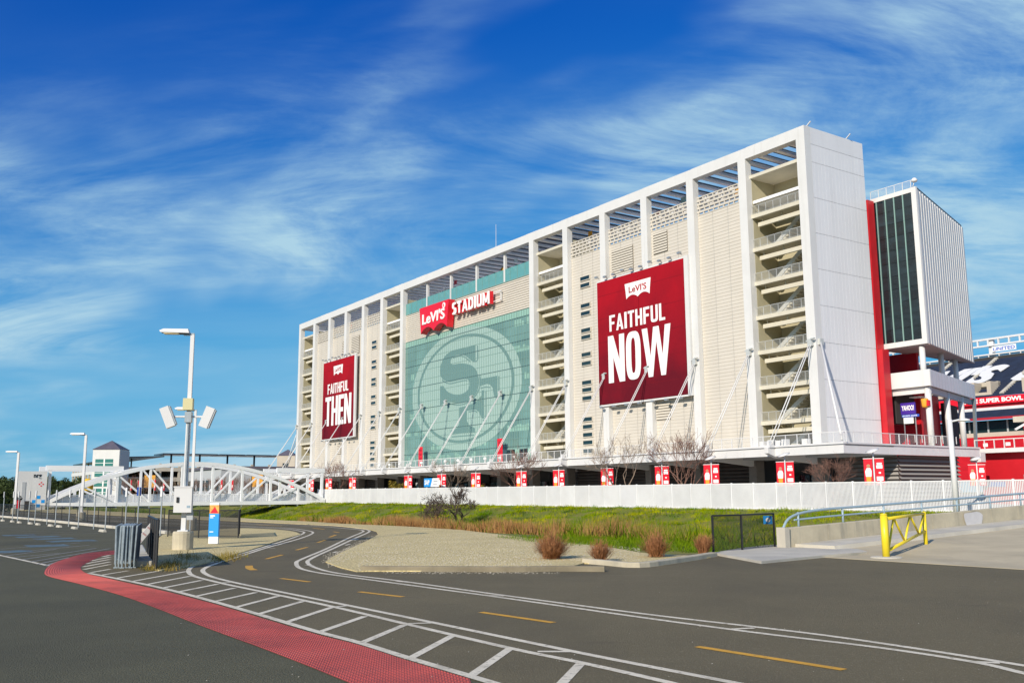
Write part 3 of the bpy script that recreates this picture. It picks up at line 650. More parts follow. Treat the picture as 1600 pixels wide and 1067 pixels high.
# ---- emblem film on the glass
em = thing('emblem', 'huge pale oval emblem with interlocking letters on the green glass wall', 'emblem', S(0,0,0), RZ)
def EP(px, py): X, Z = FX(630+px*.2063, 500+py*.2063, .0); return (X, Z)
ecx, ecz, erx, erz = -78.4, 20.8, 19.0, 11.1
def ell(k, n=72): return [(ecx+erx*k*cos(2*pi*i/n), ecz+erz*k*sin(2*pi*i/n)) for i in range(n)]
def ringm(k0, k1, y0, y1):
    a, b = ell(k0), ell(k1); n = len(a); m = MB()
    m.v = [(p[0], y0, p[1]) for p in a] + [(p[0], y0, p[1]) for p in b] + [(p[0], y1, p[1]) for p in a] + [(p[0], y1, p[1]) for p in b]
    for i in range(n):
        j = (i+1) % n; m.f += [(i, j, n+j, n+i), (2*n+i, 3*n+i, 3*n+j, 2*n+j), (n+i, n+j, 3*n+j, 3*n+i), (i, 2*n+i, 2*n+j, j)]
    return m
ringm(.885, 1.0, .08, .094).build('outer_ring', film, em)
MB().prism([(p[0], .08, p[1]) for p in ell(.84)], (0,.014,0)).build('disc', film, em)
ringm(.841, .884, .081, .094).build('inner_ring', film_d, em)
def stroke(px, w, y0, y1, n=8):
    """a band drawn along px (w wide there), set flat on the glass"""
    P = catmull([(a, b, 0) for a, b in px], n); k_ = len(P); m = MB()
    for i, p in enumerate(P):
        d = (P[min(i+1,k_-1)]-P[max(i-1,0)]).normalized(); ww = w(i/(k_-1)) if callable(w) else w
        for s_ in (1,-1):
            X, Z = EP(p.x-d.y*ww/2*s_, p.y+d.x*ww/2*s_)
            m.v += [(X, y0, Z), (X, y1, Z)]
    for i in range(k_-1):
        a = 4*i; b = a+4; m.f += [(a,a+2,b+2,b),(a+1,b+1,b+3,a+3),(a,b,b+1,a+1),(a+2,a+3,b+3,b+2)]
    e = 4*(k_-1); m.f += [(0,1,3,2),(e,e+2,e+3,e+1)]
    return m
def poly(pts, y0, y1): return MB().prism([(a, y0, b) for a, b in pts], (0, y1-y0, 0))
def E2(px, py): return FX(670+px/8.892, 520+py/8.892, 0.0)
Sp = [(645,165),(530,203),(410,228),(290,265),(215,330),(168,430),(150,520),(165,610),(215,660),(290,680),(400,655),(500,638),(545,655),(560,710),(545,775),(500,825),(420,855),(330,850),(250,810),(195,735),(150,742),(150,1012),(190,985),(270,960),(420,978),(540,945),(630,872),(680,770),(692,660),(672,560),(630,485),(560,440),(440,422),(340,440),(300,420),(310,360),(360,318),(430,302),(510,322),(590,388),(645,390)]
Sc = [Sp[0]] + [(p.x, p.y) for p in catmull([(a, b, 0) for a, b in Sp[1:20]], 3)] + Sp[20:22] + [(p.x, p.y) for p in catmull([(a, b, 0) for a, b in Sp[22:40]], 3)] + Sp[40:]
poly([E2(*p) for p in Sc], .068, .078).build('letter', film_d, em)
poly([E2(*p) for p in ((708,640),(945,595),(945,880),(905,886),(885,770),(850,720),(800,707),(708,738))], .066, .078).build('letter', film_d, em)
Fp = [(415,505),(520,480),(640,435),(725,340),(735,265),(765,260),(765,658),(728,648),(690,562),(645,530),(525,548),(525,690),(560,752),(640,792),(640,850),(300,872),(300,822),(380,792),(415,742)]
poly([E2(a, b+533) for a, b in Fp], .064, .077).build('letter', film_d, em)
def stroke2(pts, w, y0, m_):
    P = catmull([(a, b, 0) for a, b in pts], 5); k_ = len(P); m = MB()
    for i, p in enumerate(P):
        d = (P[min(i+1,k_-1)]-P[max(i-1,0)]).normalized()
        for s_ in (1,-1):
            X, Z = E2(p.x-d.y*w/2*s_, p.y+d.x*w/2*s_); m.v += [(X, y0, Z), (X, y0+.006, Z)]
    for i in range(k_-1):
        a = 4*i; b = a+4; m.f += [(a,a+2,b+2,b),(a+1,b+1,b+3,a+3),(a,b,b+1,a+1),(a+2,a+3,b+3,b+2)]
    e = 4*(k_-1); m.f += [(0,1,3,2),(e,e+2,e+3,e+1)]
    m.build('letter_inline', m_, em)
for pl, m_ in ((((180,650),(230,690),(300,704),(400,680),(500,660),(530,668)), film_d), (((705,590),(712,690),(690,790),(630,890),(540,965),(420,1000),(280,985)), film_d), (((672,180),(672,375),(600,398)), film_d), (((330,350),(370,335),(430,322),(500,340),(570,400)), film_d), (((968,600),(965,880),(930,905)), film_d), (((715,768),(790,752),(850,758)), film_d), (((790,810),(786,1180),(745,1215)), film_d), (((550,1095),(640,1085),(668,1110)), film_d), (((310,1443),(470,1430),(625,1418)), film_d)):
    stroke2(pl, 14, .058, m_)

# ---- podium deck
dk = thing('podium_deck', 'white cantilevered podium deck with railing and stay cables round the tower', 'deck', S(0,0,0), RZ)
DX0, DX1, DY0, DY1 = XL-8, 8.3, -8.0, 16.5
MB().box(DX0, DX1, DY0+.3, .3, DZ-.3, DZ).build('deck_slab', slab_m, dk)
MB().box(-.35, DX1-.3, .3, DY1, DZ-.3, DZ-.001).build('deck_slab', slab_m, dk)
MB().box(DX0, DX1-.3, -3, 1.2, DZ-1.1, DZ-.3).build('deck_soffit', grey_w, dk)
for k in range(-1, 18):
    xa = -BAY*(k+1)-.62; xb = -BAY*k-.62
    if k == -1: xb = DX1
    MB().box(xa+.28, xb-.28 if k >= 0 else xb, DY0, DY0+.3, DZ-1.05, DZ-.12).build('fascia', white, dk)
    MB().box(xa+.0, xb if k >= 0 else xb+.12, DY0-.18, DY0+.32, DZ-.12, DZ+.06).build('fascia_cap', white2, dk)
for a, b in ((DY0+.0, -.6), (-.55, 8.2), (8.25, DY1)):
    MB().box(DX1-.3, DX1, a+.3 if a == DY0 else a, b, DZ-1.05, DZ-.12).build('fascia', white2, dk)
MB().box(DX1-.32, DX1+.12, DY0+.32, DY1, DZ-.12, DZ+.06).build('fascia_cap', white2, dk)
MB().box(DX1-1.2, DX1+.05, DY1+.02, DY1+1.0, DZ-1.6, DZ-.5).build('end_block', white2, dk)
out_me = MB().prism([(-.27,-9.1,DZ-.15),(-.27,-9.1,DZ-.75),(-.27,-7.6,DZ-1.25),(-.27,0,DZ-1.9),(-.27,0,DZ-.32),(-.27,-7.6,DZ-.15)], (.54,0,0)).mesh('outrigger', white)
plate_me = MB().box(-.4,.4,-9.0,-8.2,DZ-.14,DZ+.12).box(-.12,.12,-8.8,-8.3,DZ+.12,DZ+.55).mesh('anchor_plate', white2)
cab = MB()
for sx in (-.22, .22): cab.tube((sx*.6,-.75,18.6), (sx,-8.4,DZ+.25), .058, n=8)
cab_me = cab.mesh('stay_cable', white2, True)
anc = MB().box(-.3,.3,-1.0,-.6,18.2,19.0).box(-.55,-.3,-.95,-.75,18.75,18.9).box(.3,.75,-1.2,-.9,18.9,19.05)
anc_me = anc.mesh('cable_anchor', rail_m)
for k in range(0, 18):
    x = -BAY*k-.62; ob('outrigger', out_me, dk, (x,0,0)); ob('anchor_plate', plate_me, dk, (x,0,0)); ob('stay_cable', cab_me, dk, (x,0,0)); ob('cable_anchor', anc_me, dk, (x,0,0))
# corner stays on the end wall side and at the far corner
MB().tube((.15,.0,18.7), (7.8,-7.5,DZ+.3), .13, n=8).build('stay_cable', white2, dk, True)
MB().box(.005,.35,-.3,.3,18.3,19.0).build('cable_anchor', rail_m, dk)
for q in (0,.5): MB().tube((XL-.1,.1+q,18.6), (XL-8.2,-.6+q,DZ+.3), .12, n=8).build('stay_cable', white2, dk, True)
def deck_rail(w):
    m = MB().box(0, w, -.03, .03, 1.03, 1.1); q = max(2, round(w/1.6))
    for i in range(q+1): m.box(i*w/q-.035, i*w/q+.035, -.035, .035, 0, 1.1)
    return m
drm = deck_rail(BAY).mesh('deck_railing', white2)
drs = MB().box(0.06, BAY-.06, -.01, .01, .1, 1.0).mesh('railing_screen', mat('railing_mesh', (.6,.62,.62), .5, alpha=.1))
for k in range(-1, 17):
    o = ob('deck_railing', drm, dk, (-BAY*(k+1)-.62, DY0+.25, DZ+.06)); ob('railing_screen', drs, o)
for y in (-7.6, 1.6):
    o = ob('deck_railing', drm, dk, (DX1-.15, y, DZ+.06), pi/2); ob('railing_screen', drs, o)
bp_me = MB().box(-.42,.42,-.02,.02,.25,1.05).mesh('railing_panel', white2)
for i in range(9): ob('railing_panel', bp_me, dk, (DX1-.1, 3.0+i*1.3, DZ+.06), radians(35)+pi/2)
for i, (x, h) in enumerate(((-1.5,.9),(-2.3,.8),(-3.4,.9),(-4.6,.8),(1.3,.8),(-14,.6),(-28,.7))): MB().box(x-.35,x+.35,-5.2,-4.6,DZ,DZ+h).build('planter_box', white2, dk)
bol = MB().lathe([(.12,0),(.12,.5),(.28,.55),(.28,.9),(.1,1.0)], 8).mesh('globe_light', sign_white)
for i in range(12): ob('globe_light', bol, dk, (-52-4.2*i, -6.5, DZ))

# ---- ground storey under the deck
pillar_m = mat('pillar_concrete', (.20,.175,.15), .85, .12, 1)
gs = thing('ground_storey', 'shaded ground floor of the tower with brown louvre walls under the deck', 'building', S(0,0,0), RZ)
for k in range(-1, 18):
    x0 = -BAY*(k+1); x1 = -BAY*k-CW
    if k >= 0: MB().box(x1+.05, x1+CW-.05, -1.1, .3, .3, DZ-1.15).build('pillar', pillar_m, gs)
    if k == -1: continue
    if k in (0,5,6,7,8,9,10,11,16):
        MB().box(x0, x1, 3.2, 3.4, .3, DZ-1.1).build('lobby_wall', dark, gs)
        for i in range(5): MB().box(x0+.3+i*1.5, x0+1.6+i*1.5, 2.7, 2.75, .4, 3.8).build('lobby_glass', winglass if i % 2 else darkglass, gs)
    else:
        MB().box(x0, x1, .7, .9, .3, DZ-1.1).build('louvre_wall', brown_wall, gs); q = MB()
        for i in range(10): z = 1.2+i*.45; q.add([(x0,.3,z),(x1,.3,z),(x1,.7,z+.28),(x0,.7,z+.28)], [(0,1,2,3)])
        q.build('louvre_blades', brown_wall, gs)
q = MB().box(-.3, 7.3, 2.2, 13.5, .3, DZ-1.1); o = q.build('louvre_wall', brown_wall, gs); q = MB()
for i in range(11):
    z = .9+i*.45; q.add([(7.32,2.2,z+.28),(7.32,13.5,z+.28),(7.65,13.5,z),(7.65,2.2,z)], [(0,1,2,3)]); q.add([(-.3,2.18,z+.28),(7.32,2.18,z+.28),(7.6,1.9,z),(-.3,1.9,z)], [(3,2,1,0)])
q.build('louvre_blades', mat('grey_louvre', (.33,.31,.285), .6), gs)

# ---- banners hung on the siding
def batwing(w, h, y0, y1):
    pts = [(0,h),(w*.5,h*.99),(w,h)]
    pr = []
    for i in range(11): t = i/10; pr.append((w*(.945-.445*t), h*(.02+.20*sin(pi*t)**.8)))
    pl = [(w-a, b) for a, b in pr[::-1]]
    P = pts[::-1] + pl[0:0]
    P = [(0,h),(w,h)] + [(w*.965,h*.45)] + pr + pl[1:] + [(w*.035,h*.45)]
    return MB().prism([(a,y0,b) for a, b in P][::-1], (0,y1-y0,0))
seam_m = mat('banner_seam', (.17,.004,.012), .8, spec=.2)
def big_banner(label, x0, x1, z0, z1, word):
    w = x1-x0; h = z1-z0
    t = thing('wall_banner', label, 'banner', S(x0,-.95,z0), RZ, 'large red banners on the facade')
    for i in range(2):
        MB().box(.03+i*w/2, (i+1)*w/2-.03, 0, .05, .03, h-.03).build('cloth_panel', cloth_print, t)
    MB().box(-.12, w+.12, .06, .32, h, h+.22).box(-.12, w+.12, .06, .32, -.22, 0).box(-.12, 0, .06, .32, 0, h).build('frame', white2, t)
    MB().box(w+.03, w+.75, -.02, .34, -.2, h+.25).build('frame_post', white, t)
    fm = MB().box(-.28,.28,-.55,-.2,.05,.28).tube((0,-.2,.1),(0,.15,0),.05,n=6).mesh('floodlight', steel)
    for i in range(10): ob('floodlight', fm, t, (.4+i*(w-.8)/9, 0, h+.3 if i % 3 else h+.55))
    for i in range(7): ob('floodlight', fm, t, (1+i*(w-2)/6, 0, -.55))
    lg = batwing(w*.30, h*.125, -.03, -.003).build('logo', sign_white, t, at=(w*.345, 0, h*.80))
    text('logo_lettering', "LeVI'S", cloth_red, w*.205, h*.052, (w*.047, -.035, h*.045), lg, bold=.02, depth=.02)
    f0_, f1_ = (.15,.64) if word == 'NOW' else (.165,.665); k_ = w*f1_/8.12; fw = [k_*q for q in (.86,1.08,.34,.92,.98,.86,.98,.8)]; gp_ = (w*f1_-sum(fw))/7
    block_text('lettering', 'FAITHFUL', fw, h*.13, k_*.30, gp_, sign_white, (w*f0_, -.04, h*.575), t)
    if word == 'NOW': block_text('lettering', 'NOW', [w*.195,w*.17,w*.315], h*.375, w*.060, w*.018, sign_white, (w*.128, -.04, h*.165), t)
    else: block_text('lettering', 'THEN', [w*.19,w*.2,w*.165,w*.215], h*.375, w*.066, w*.02, sign_white, (w*.1, -.04, h*.165), t)
    # faint darker print across the cloth
    for i in range(5):
        MB().box(.3, w-.3, -.008, -.002, h*(.12+i*.19), h*(.12+i*.19)+.04).build('cloth_seam', seam_m, t)
    return t
big_banner('large red banner reading FAITHFUL NOW in white letters', -38.25, -20.15, 14.45, 32.6, 'NOW')
big_banner('large red banner reading FAITHFUL THEN in white letters', -139.7, -122.6, 14.6, 32.45, 'THEN')

# ---- the name sign over the glass
sg = thing('stadium_sign', 'red batwing sign and white STADIUM letters above the green glass wall', 'sign', S(-91.9,-1.5,32.4), RZ)
b_ = batwing(11.2, 5.2, 0, 1.35).build('batwing_box', sign_red, sg)
text('lettering', "LeVI'S", sign_white, 8.6, 2.1, (1.3, -.01, 1.75), sg, bold=.024, depth=.12)
m = MB().lathe([(.55,0),(.55,.08)], 20); o = m.build('registered_mark', sign_white, sg, at=(9.5,0,4.3)); o.rotation_euler = (pi/2,0,0)
text('registered_letter', 'R', sign_red, .5, .6, (9.25,-.09,4.0), sg, bold=.02)
sw = (1.55,1.5,1.95,1.7,.62,1.7,2.25)
block_text('letter', 'STADIUM', sw, 2.25, .56, .24, sign_white, (12.1,.2,2.05), sg, .06)
block_text('letter_box', 'STADIUM', sw, 2.25, .56, .24, sign_red, (12.1,.275,2.05), sg, .75)
for z in (2.4, 3.9): MB().box(.8, 27.2, 1.05, 1.2, z, z+.12).build('mount_rail', white2, sg)
for i in range(9): MB().box(1.5+i*3.15, 1.6+i*3.15, 1.2, 1.55, 2.3, 4.1).build('mount_bracket', white2, sg)

# ---- tall narrow red banners on the deck before the glass
for i, (px, lab) in enumerate(((657,'narrow red vertical banner at the left of the glass entrance'), (781,'narrow red vertical banner at the right of the glass entrance'))):
    xx = FX(px, 700, -1.5)[0]; zt = FX(px, (698, 685)[i], -1.5)[1]
    t = thing('vertical_banner', lab, 'banner', S(xx,-1.5,DZ), RZ, 'narrow deck banners')
    MB().box(-.75,.75,0,.06,.3,zt-DZ).build('cloth', sign_red, t); MB().box(-.06,.06,.06,.16,0,zt-DZ+.1).build('pole', white2, t)
    for j in range(4): batwing(.9,.45,-.02,-.002).build('print', cloth_red, t, at=(-.45,0,zt-DZ-.9-j*.8))

# ================================================================== glass corner annex
ax = thing('corner_annex', 'tall corner block of dark glass and white ribbed cladding raised on columns', 'building', S(0,0,0), RZ)
AY0, AY1, AX0, AX1, AZ0, AZ1 = 12.0, 32.8, -.45, 5.7, 18.75, 37.6
MB().prism([(AX0+.05,AY0+.3,AZ0+.1),(AX1-.5,AY0+.3,AZ0+.1),(AX1-6.9,AY0+20.6,AZ0+.1),(-2.5,AY0+20.6,AZ0+.1)][::-1], (0,0,AZ1-AZ0-.3)).build('core', dark, ax)
MB().box(AX0, AX1, AY0, AY0+.32, AZ1-.55, AZ1).build('top_frame', white, ax)
MB().box(AX0, AX1, AY0, AY0+.32, AZ0, AZ0+.62).build('bottom_frame', white, ax)
MB().box(AX0, AX0+.22, AY0, AY0+.32, AZ0+.62, AZ1-.55).build('corner_frame', white, ax)
MB().box(AX1-.62, AX1, AY0, AY0+.32, AZ0+.62, AZ1-.55).build('corner_frame', white, ax)
gxs = [AX0+.22, AX0+.75, AX0+1.95, AX0+3.15, AX0+4.35, AX1-.62]; gz = [AZ0+.62+(AZ1-AZ0-1.17)*i/11 for i in range(12)]
for i in range(5):
    for j in range(11): MB().box(gxs[i]+.02, gxs[i+1]-.02, AY0+.12, AY0+.2, gz[j]+.02, gz[j+1]-.02).build('glass_pane', darkglass, ax)
    if i: MB().box(gxs[i]-.06, gxs[i]+.06, AY0+.0, AY0+.13, gz[0], gz[-1]).build('mullion', mull, ax)
KS = .315; SD = 20.8                                  # the side wall runs back at an angle
def sx(d): return AX1-KS*d
def slab(d0, d1, x_in0, x_in1, z0, z1, off=0.0):      # block along the side wall; x_in: depth behind its face
    return MB().prism([(sx(d0)+off-x_in0, AY0+d0, z0), (sx(d0)+off, AY0+d0, z0), (sx(d1)+off, AY0+d1, z0), (sx(d1)+off-x_in1, AY0+d1, z0)][::-1], (0,0,z1-z0))
def fill(d0, d1, xl, z0, z1, off):                    # floor plate from x = xl out to the side wall
    return MB().prism([(xl, AY0+d0, z0), (sx(d0)+off, AY0+d0, z0), (sx(d1)+off, AY0+d1, z0), (min(xl, sx(d1)+off-.1), AY0+d1, z0)][::-1], (0,0,z1-z0))
SA = math.atan2(1, -KS) - pi/2
nr = 20
rib_me = MB().box(-.2,.10,-.34,.34,AZ0,AZ1-.25).mesh('cladding_rib', white)
slab(.32, SD, .1, .1, AZ0, AZ1-.1, -.08).build('cladding_sheet', endwall, ax)
for i in range(nr):
    d = .75+i*(SD-.9)/(nr-1); ob('cladding_rib', rib_me, ax, (sx(d)-.02, AY0+d, 0), SA)
slab(.34, SD, .55, .55, AZ1-.24, AZ1+.1, -.05).build('roof_edge', black, ax)
q = None
for z in (22.6, 26.9, 31.2): slab(.34, SD, .2, .2, z, z+.1, .02).build('cladding_joint', mull_d, ax)
ro = MB().box(AX0, AX1-.4, AY0+.05, AY0+.08, AZ1+.9, AZ1+.96)
for i in range(6): ro.box(AX0+i*1.1, AX0+i*1.1+.06, AY0+.05, AY0+.1, AZ1, AZ1+.95)
ro.build('roof_railing', white2, ax); MB().box(AX0+.1, AX1-.5, AY0+.06, AY0+.07, AZ1+.1, AZ1+.85).build('railing_screen', drs.materials[0], ax)
d = MB().lathe([(.05,.6),(.3,.65),(.38,.85),(.2,1.1),(.05,1.15)], 10, (AX1-.2,AY0+.2,AZ1)); d.tube((AX1-.5,AY0+.2,AZ1),(AX1-.2,AY0+.2,AZ1+.7),.05,n=6); d.build('dome_camera', white2, ax, True)
fill(.33, SD, AX0, AZ0-.12, AZ0, .2).build('soffit', mat('soffit', (.34,.27,.25), .7), ax)
# balcony and columns
BZ0, BZ1 = 13.85, 15.75
MB().box(AX0, AX1, AY0, AY0+.25, BZ0, BZ1).build('balcony_front', white, ax)
q = slab(.25, SD-.4, .25, .25, BZ0, BZ1).build('balcony_side', endwall, ax)
for i in range(15): slab(1.0+i*1.28, 1.05+i*1.28, .05, .05, BZ0, BZ1, .012).build('panel_seam', grey_w, q)
fill(.25, SD-.4, AX0, BZ0+.1, BZ0+.4, -.25).build('balcony_floor', slab_m, ax)
MB().box(AX0+.6, AX1-.5, AY0+.5, AY0+.9, BZ0-.75, BZ0-.02).build('balcony_beam', white, ax)
slab(.95, SD-.6, .35, .35, BZ0-.75, BZ0-.02, -.4).build('balcony_beam', grey_w, ax)
for d in (.7, 8.5, 15.0):
    MB().tube((sx(d)-.62, AY0+d, DZ-.05), (sx(d)-.62, AY0+d, BZ0-.05), .36, n=14).build('column', white, ax, True)
    MB().tube((sx(d)-.95, AY0+d, BZ0+.3), (sx(d)-.95, AY0+d, AZ0-.1), .33, n=14).build('column', white, ax, True)
MB().beam((sx(19.5)-.3, AY0+19.5, DZ), (sx(20)-.1, AY0+20, BZ0), .35, .3).build('brace', steel, ax)
# red walls of the annex
MB().box(-4, .10, 10.6, 11.85, 18.6, 37.2).build('red_fin_wall', red_wall, ax); MB().box(-4, .75, 10.6, 11.85, .4, 18.59).build('red_fin_wall', red_wall, ax)
MB().box(-4, .9, 17.2, 17.6, DZ, AZ0).build('red_back_wall', red_wall, ax)
slab(5.4, 13.5, .4, .4, DZ, BZ0, -3.2).build('red_side_wall', red_wall, ax)
slab(13.6, 20.2, .4, .4, DZ, BZ0-.8, -2.6).build('dark_opening', dark, ax)
MB().box(-1, .16, 13.4, 17.2, 9.9, 13.4).build('doorway_recess', dark, ax)
for i in range(3): MB().box(1.2+i*.5, 1.5+i*.5, 14.6, 15.8, BZ0-.95, BZ0-.8).build('light_fitting', sign_white, ax)
# sports lounge sign
ys_ = thing('lounge_sign', 'purple YAHOO! sign with small white panels by the red wall', 'sign', S(1.0,13.0,10.3), RZ)
MB().box(0,1.9,0,.15,.55,1.9).build('sign_panel', purple, ys_); text('lettering', 'YAHOO!', sign_white, 1.6, .62, (.15,-.004,.98), ys_, bold=.03, depth=.03)
MB().box(.1,2.3,0,.12,.2,.5).build('strip_panel', blue_d, ys_); text('lettering', 'SPORTS ZONE', sign_white, 1.9, .16, (.2,-.004,.27), ys_, bold=.01, depth=.02)
MB().box(.3,1.55,0,.1,-.55,.15).build('notice_panel', sign_white, ys_)
for x in (.2,1.7): MB().box(x,x+.08,.15,.25,-3.7,1.9).build('post', steel, ys_)
lb = thing('lantern', 'small gold and red cup shaped lantern fixed to an annex column', 'lantern', S(4.7,12.2,11.4), RZ)
MB().lathe([(.3,0),(.36,.2),(.42,.9),(.38,1.0)], 10).build('cup', gold, lb, True); MB().box(.1,.55,-.2,.2,.15,.8).build('side_panel', sign_red, lb); MB().tube((0,0,1),(.3,.3,1.4),.05,n=6).build('bracket', steel, lb)
# ================================================================== red concourse wall and the far stand
rw = thing('concourse_wall', 'bright red concourse wall with white railed walkway right of the annex', 'wall', S(0,0,0), RZ)
MB().box(5.2, 60, 22.0, 23.0, .3, 6.6).build('wall', red_wall, rw)
MB().box(7.0, 60, 29, 29.8, 6.0, 10.2).build('upper_wall', red_wall, rw)
MB().box(6.0, 60, 28.6, 30.2, 10.2, 10.9).build('wall_cap', conc2, rw)
MB().box(5.2, 13.6, 20.6, 28.8, 6.25, 6.75).build('walkway', white2, rw); MB().box(13.6, 60, 23.0, 28.9, 6.0, 6.3).build('terrace', conc2, rw)
q = MB().box(5.3, 13.6, 20.75, 20.82, 7.75, 7.85)
for i in range(8): q.box(5.3+i*1.18, 5.38+i*1.18, 20.72, 20.85, 6.75, 7.8)
q.beam((13.6,20.8,7.8),(17,20.8,5.4),.08,.08).beam((13.6,20.8,6.6),(17,20.8,4.2),.3,.35)
q.build('railing', white2, rw)
for x in (6.3, 9.0): MB().box(x, x+.55, 20.86, 20.9, 7.0, 7.4).build('notice', sign_white, rw)
MB().box(10.9, 12.9, 22.2, 24.0, 6.75, 7.8).build('planter', sign_white, rw)
vm = MB().box(10.2, 11.4, 21.9, 22.0, 2.3, 3.7).build('wall_vent', steel, rw); MB().box(10.3,11.3,21.88,21.9,2.4,3.6).build('vent_grille', grey_w, vm)
MB().box(5.3, 8.0, 21.9, 22.0, 2.35, 2.9).build('notice_strip', blue_d, rw)
for x in (7.0, 12.5): MB().beam((x,27,9.2),(x+1.2,28.6,10.3),.3,.2).build('wall_light', sign_white, rw)

sn = thing('seating_stand', 'distant upper stand with navy seats and white seat lettering', 'stand', S(0,0,0), RZ)
Y0 = 150
def tier(name, y0, z0, y1, z1, n, m_, xa=-150, xb=40):
    q = MB(); dy = (y1-y0)/n; dz = (z1-z0)/n
    for i in range(n):
        a = y0+i*dy; z = z0+i*dz
        b0 = len(q.v); q.v += [(xa,a,z),(xb,a,z),(xa,a,z+dz),(xb,a,z+dz),(xa,a+dy,z+dz),(xb,a+dy,z+dz)]; q.f += [(b0,b0+1,b0+3,b0+2),(b0+2,b0+3,b0+5,b0+4)]
    return q.build(name, m_, sn)
tier('lower_tier', Y0-30, 4, Y0-6, 15.2, 22, red_wall)
MB().box(-150,40,Y0-6.2,Y0+2,15.2,16.3).build('tier_front', tan_w, sn)
MB().box(-150,40,Y0-2,Y0+3,16.3,19.6).build('suite_glazing', winglass, sn)
for i in range(38): MB().box(-149+i*5, -148.6+i*5, Y0-2.2, Y0-2, 16.3, 19.6).build('suite_mullion', grey_w, sn)
MB().box(-150,40,Y0-6,Y0-5.8,19.5,20.1).build('tier_rail', cloth_red, sn)
tier('middle_tier', Y0-5.8, 19.6, Y0-1, 22.2, 5, navy)
MB().box(-150,40,Y0-1.2,Y0+.6,22.2,23.0).build('tier_front', white2, sn)
MB().box(-150,40,Y0+.6,Y0+1.4,23.0,24.1).build('tier_wall', red_wall, sn)
MB().box(-150,40,Y0-.4,Y0-.2,23.9,25.8).build('ribbon_board', sign_red, sn)
for q in range(4): text('ribbon_lettering', 'TIME SUPER BOWL CHAMPIONS', sign_white, 27, 1.15, (-105+q*34, Y0-.42, 24.3), sn, bold=.04, depth=.05)
UY0, UZ0, UY1, UZ1 = Y0+0, 25.9, Y0+19, 37.9
tier('upper_tier', UY0, UZ0, UY1, UZ1, 26, navy)
ang = math.atan2(UZ1-UZ0, UY1-UY0)
me = text_mesh('seat_lettering', "LEVI'S  STADIUM", seat_white, 98, 11.0, depth=.15, bold=.055, shear=.42)
o = ob('seat_lettering', me, sn, (-101.0, UY0+5.2, UZ0+3.9)); o.rotation_euler = (-(pi/2-ang), 0, 0)
for i in range(11):
    x = -142+i*13.5; MB().beam((x, UY0+.3, UZ0+.55), (x+3, UY1, UZ1+.35), 1.0, .5).build('aisle', conc2, sn)
    q = MB().box(x+5.5, x+11, UY0+.2, UY0+4.2, UZ0+.2, UZ0+1.2).box(x+5.5,x+6.6,UY0+.2,UY0+5,UZ0+1.2,UZ0+4).box(x+9.9,x+11,UY0+.2,UY0+5,UZ0+1.2,UZ0+4).box(x+5.5,x+11,UY0+3.9,UY0+5,UZ0+3.0,UZ0+4.2); o = q.build('vomitory', tan_w, sn)
    MB().box(x+6.6,x+9.9,UY0+3.4,UY0+3.6,UZ0+1.2,UZ0+3).build('vomitory_opening', dark, o)
MB().box(-150,40,UY1,UY1+.5,UZ1-.6,UZ1+.9).build('stand_parapet', dark, sn)
tr = MB()
for z, q in ((39.6,.4), (42.1,.45), (43.9,.5)): tr.box(-150,40,UY1+2,UY1+2.6,z,z+q)
for i in range(64): tr.box(-150+i*3,-149.6+i*3,UY1+2.05,UY1+2.5,42.5,43.9)
for i in range(64): tr.box(-150+i*3,-149.75+i*3,UY1+2.05,UY1+2.4,37.9,39.6)
for i in range(16): tr.box(-150+i*12.5,-148.6+i*12.5,UY1+2.7,UY1+3.6,37,44)
tr.build('top_truss', white2, sn)
MB().box(-150,40,UY1+2.62,UY1+2.68,37.9,39.6).build('truss_screen', mat('screen_blue', (.35,.45,.55), .4, alpha=.5), sn)
for x, tx, w in ((-73.2,'UNITED',6.2),):
    MB().box(x-.3,x+w+.3,UY1+1.6,UY1+1.7,40.3,41.8).build('sponsor_panel', sign_white, sn); text('sponsor_lettering', tx, blue_d, w, .95, (x, UY1+1.58, 40.55), sn, bold=.02)
MB().lathe([(1.7,0),(1.7,.3)],20,(0,0,0)).build('round_sign', sign_red, sn, at=(-54.6, UY1+1.5, 42.2)).rotation_euler = (pi/2,0,0)

# ================================================================== white picket fence of the plaza
fn = thing('picket_fence', 'long white picket fence along the top of the grass bank', 'fence', S(0,-22.6,0), RZ)
FW = 2.6
pk = MB().box(0, FW, -.03, .03, 2.27, 2.36).box(0, FW, -.03, .03, .12, .2)
for i in range(22): pk.box(i*FW/22+.01, i*FW/22+.01+.062, -.025, .025, .05, 2.3)
pk_me = pk.mesh('fence_panel', fence_w); po_me = MB().box(-.06,.06,-.06,.06,-.3,2.42).mesh('fence_post', fence_w)
sol_me = MB().box(.08, FW-.08, .05, .07, .25, 2.2).mesh('fence_backing', mat('white_mesh_screen', (.78,.78,.78), .7, .05, 1.0, alpha=.62))
nf = 49
for i in range(nf):
    x = 38-FW*(i+1); z = tz(x+FW/2, -10)-.02
    o = ob('fence_panel', pk_me, fn, (x,0,z)); ob('fence_post', po_me, fn, (x,0,z))
    if x < 9 and i % 7 != 3: ob('fence_backing', sol_me, o)
MB().box(38-FW*nf, 38, -.25, .25, -.6, .38).build('fence_plinth', conc2, fn)
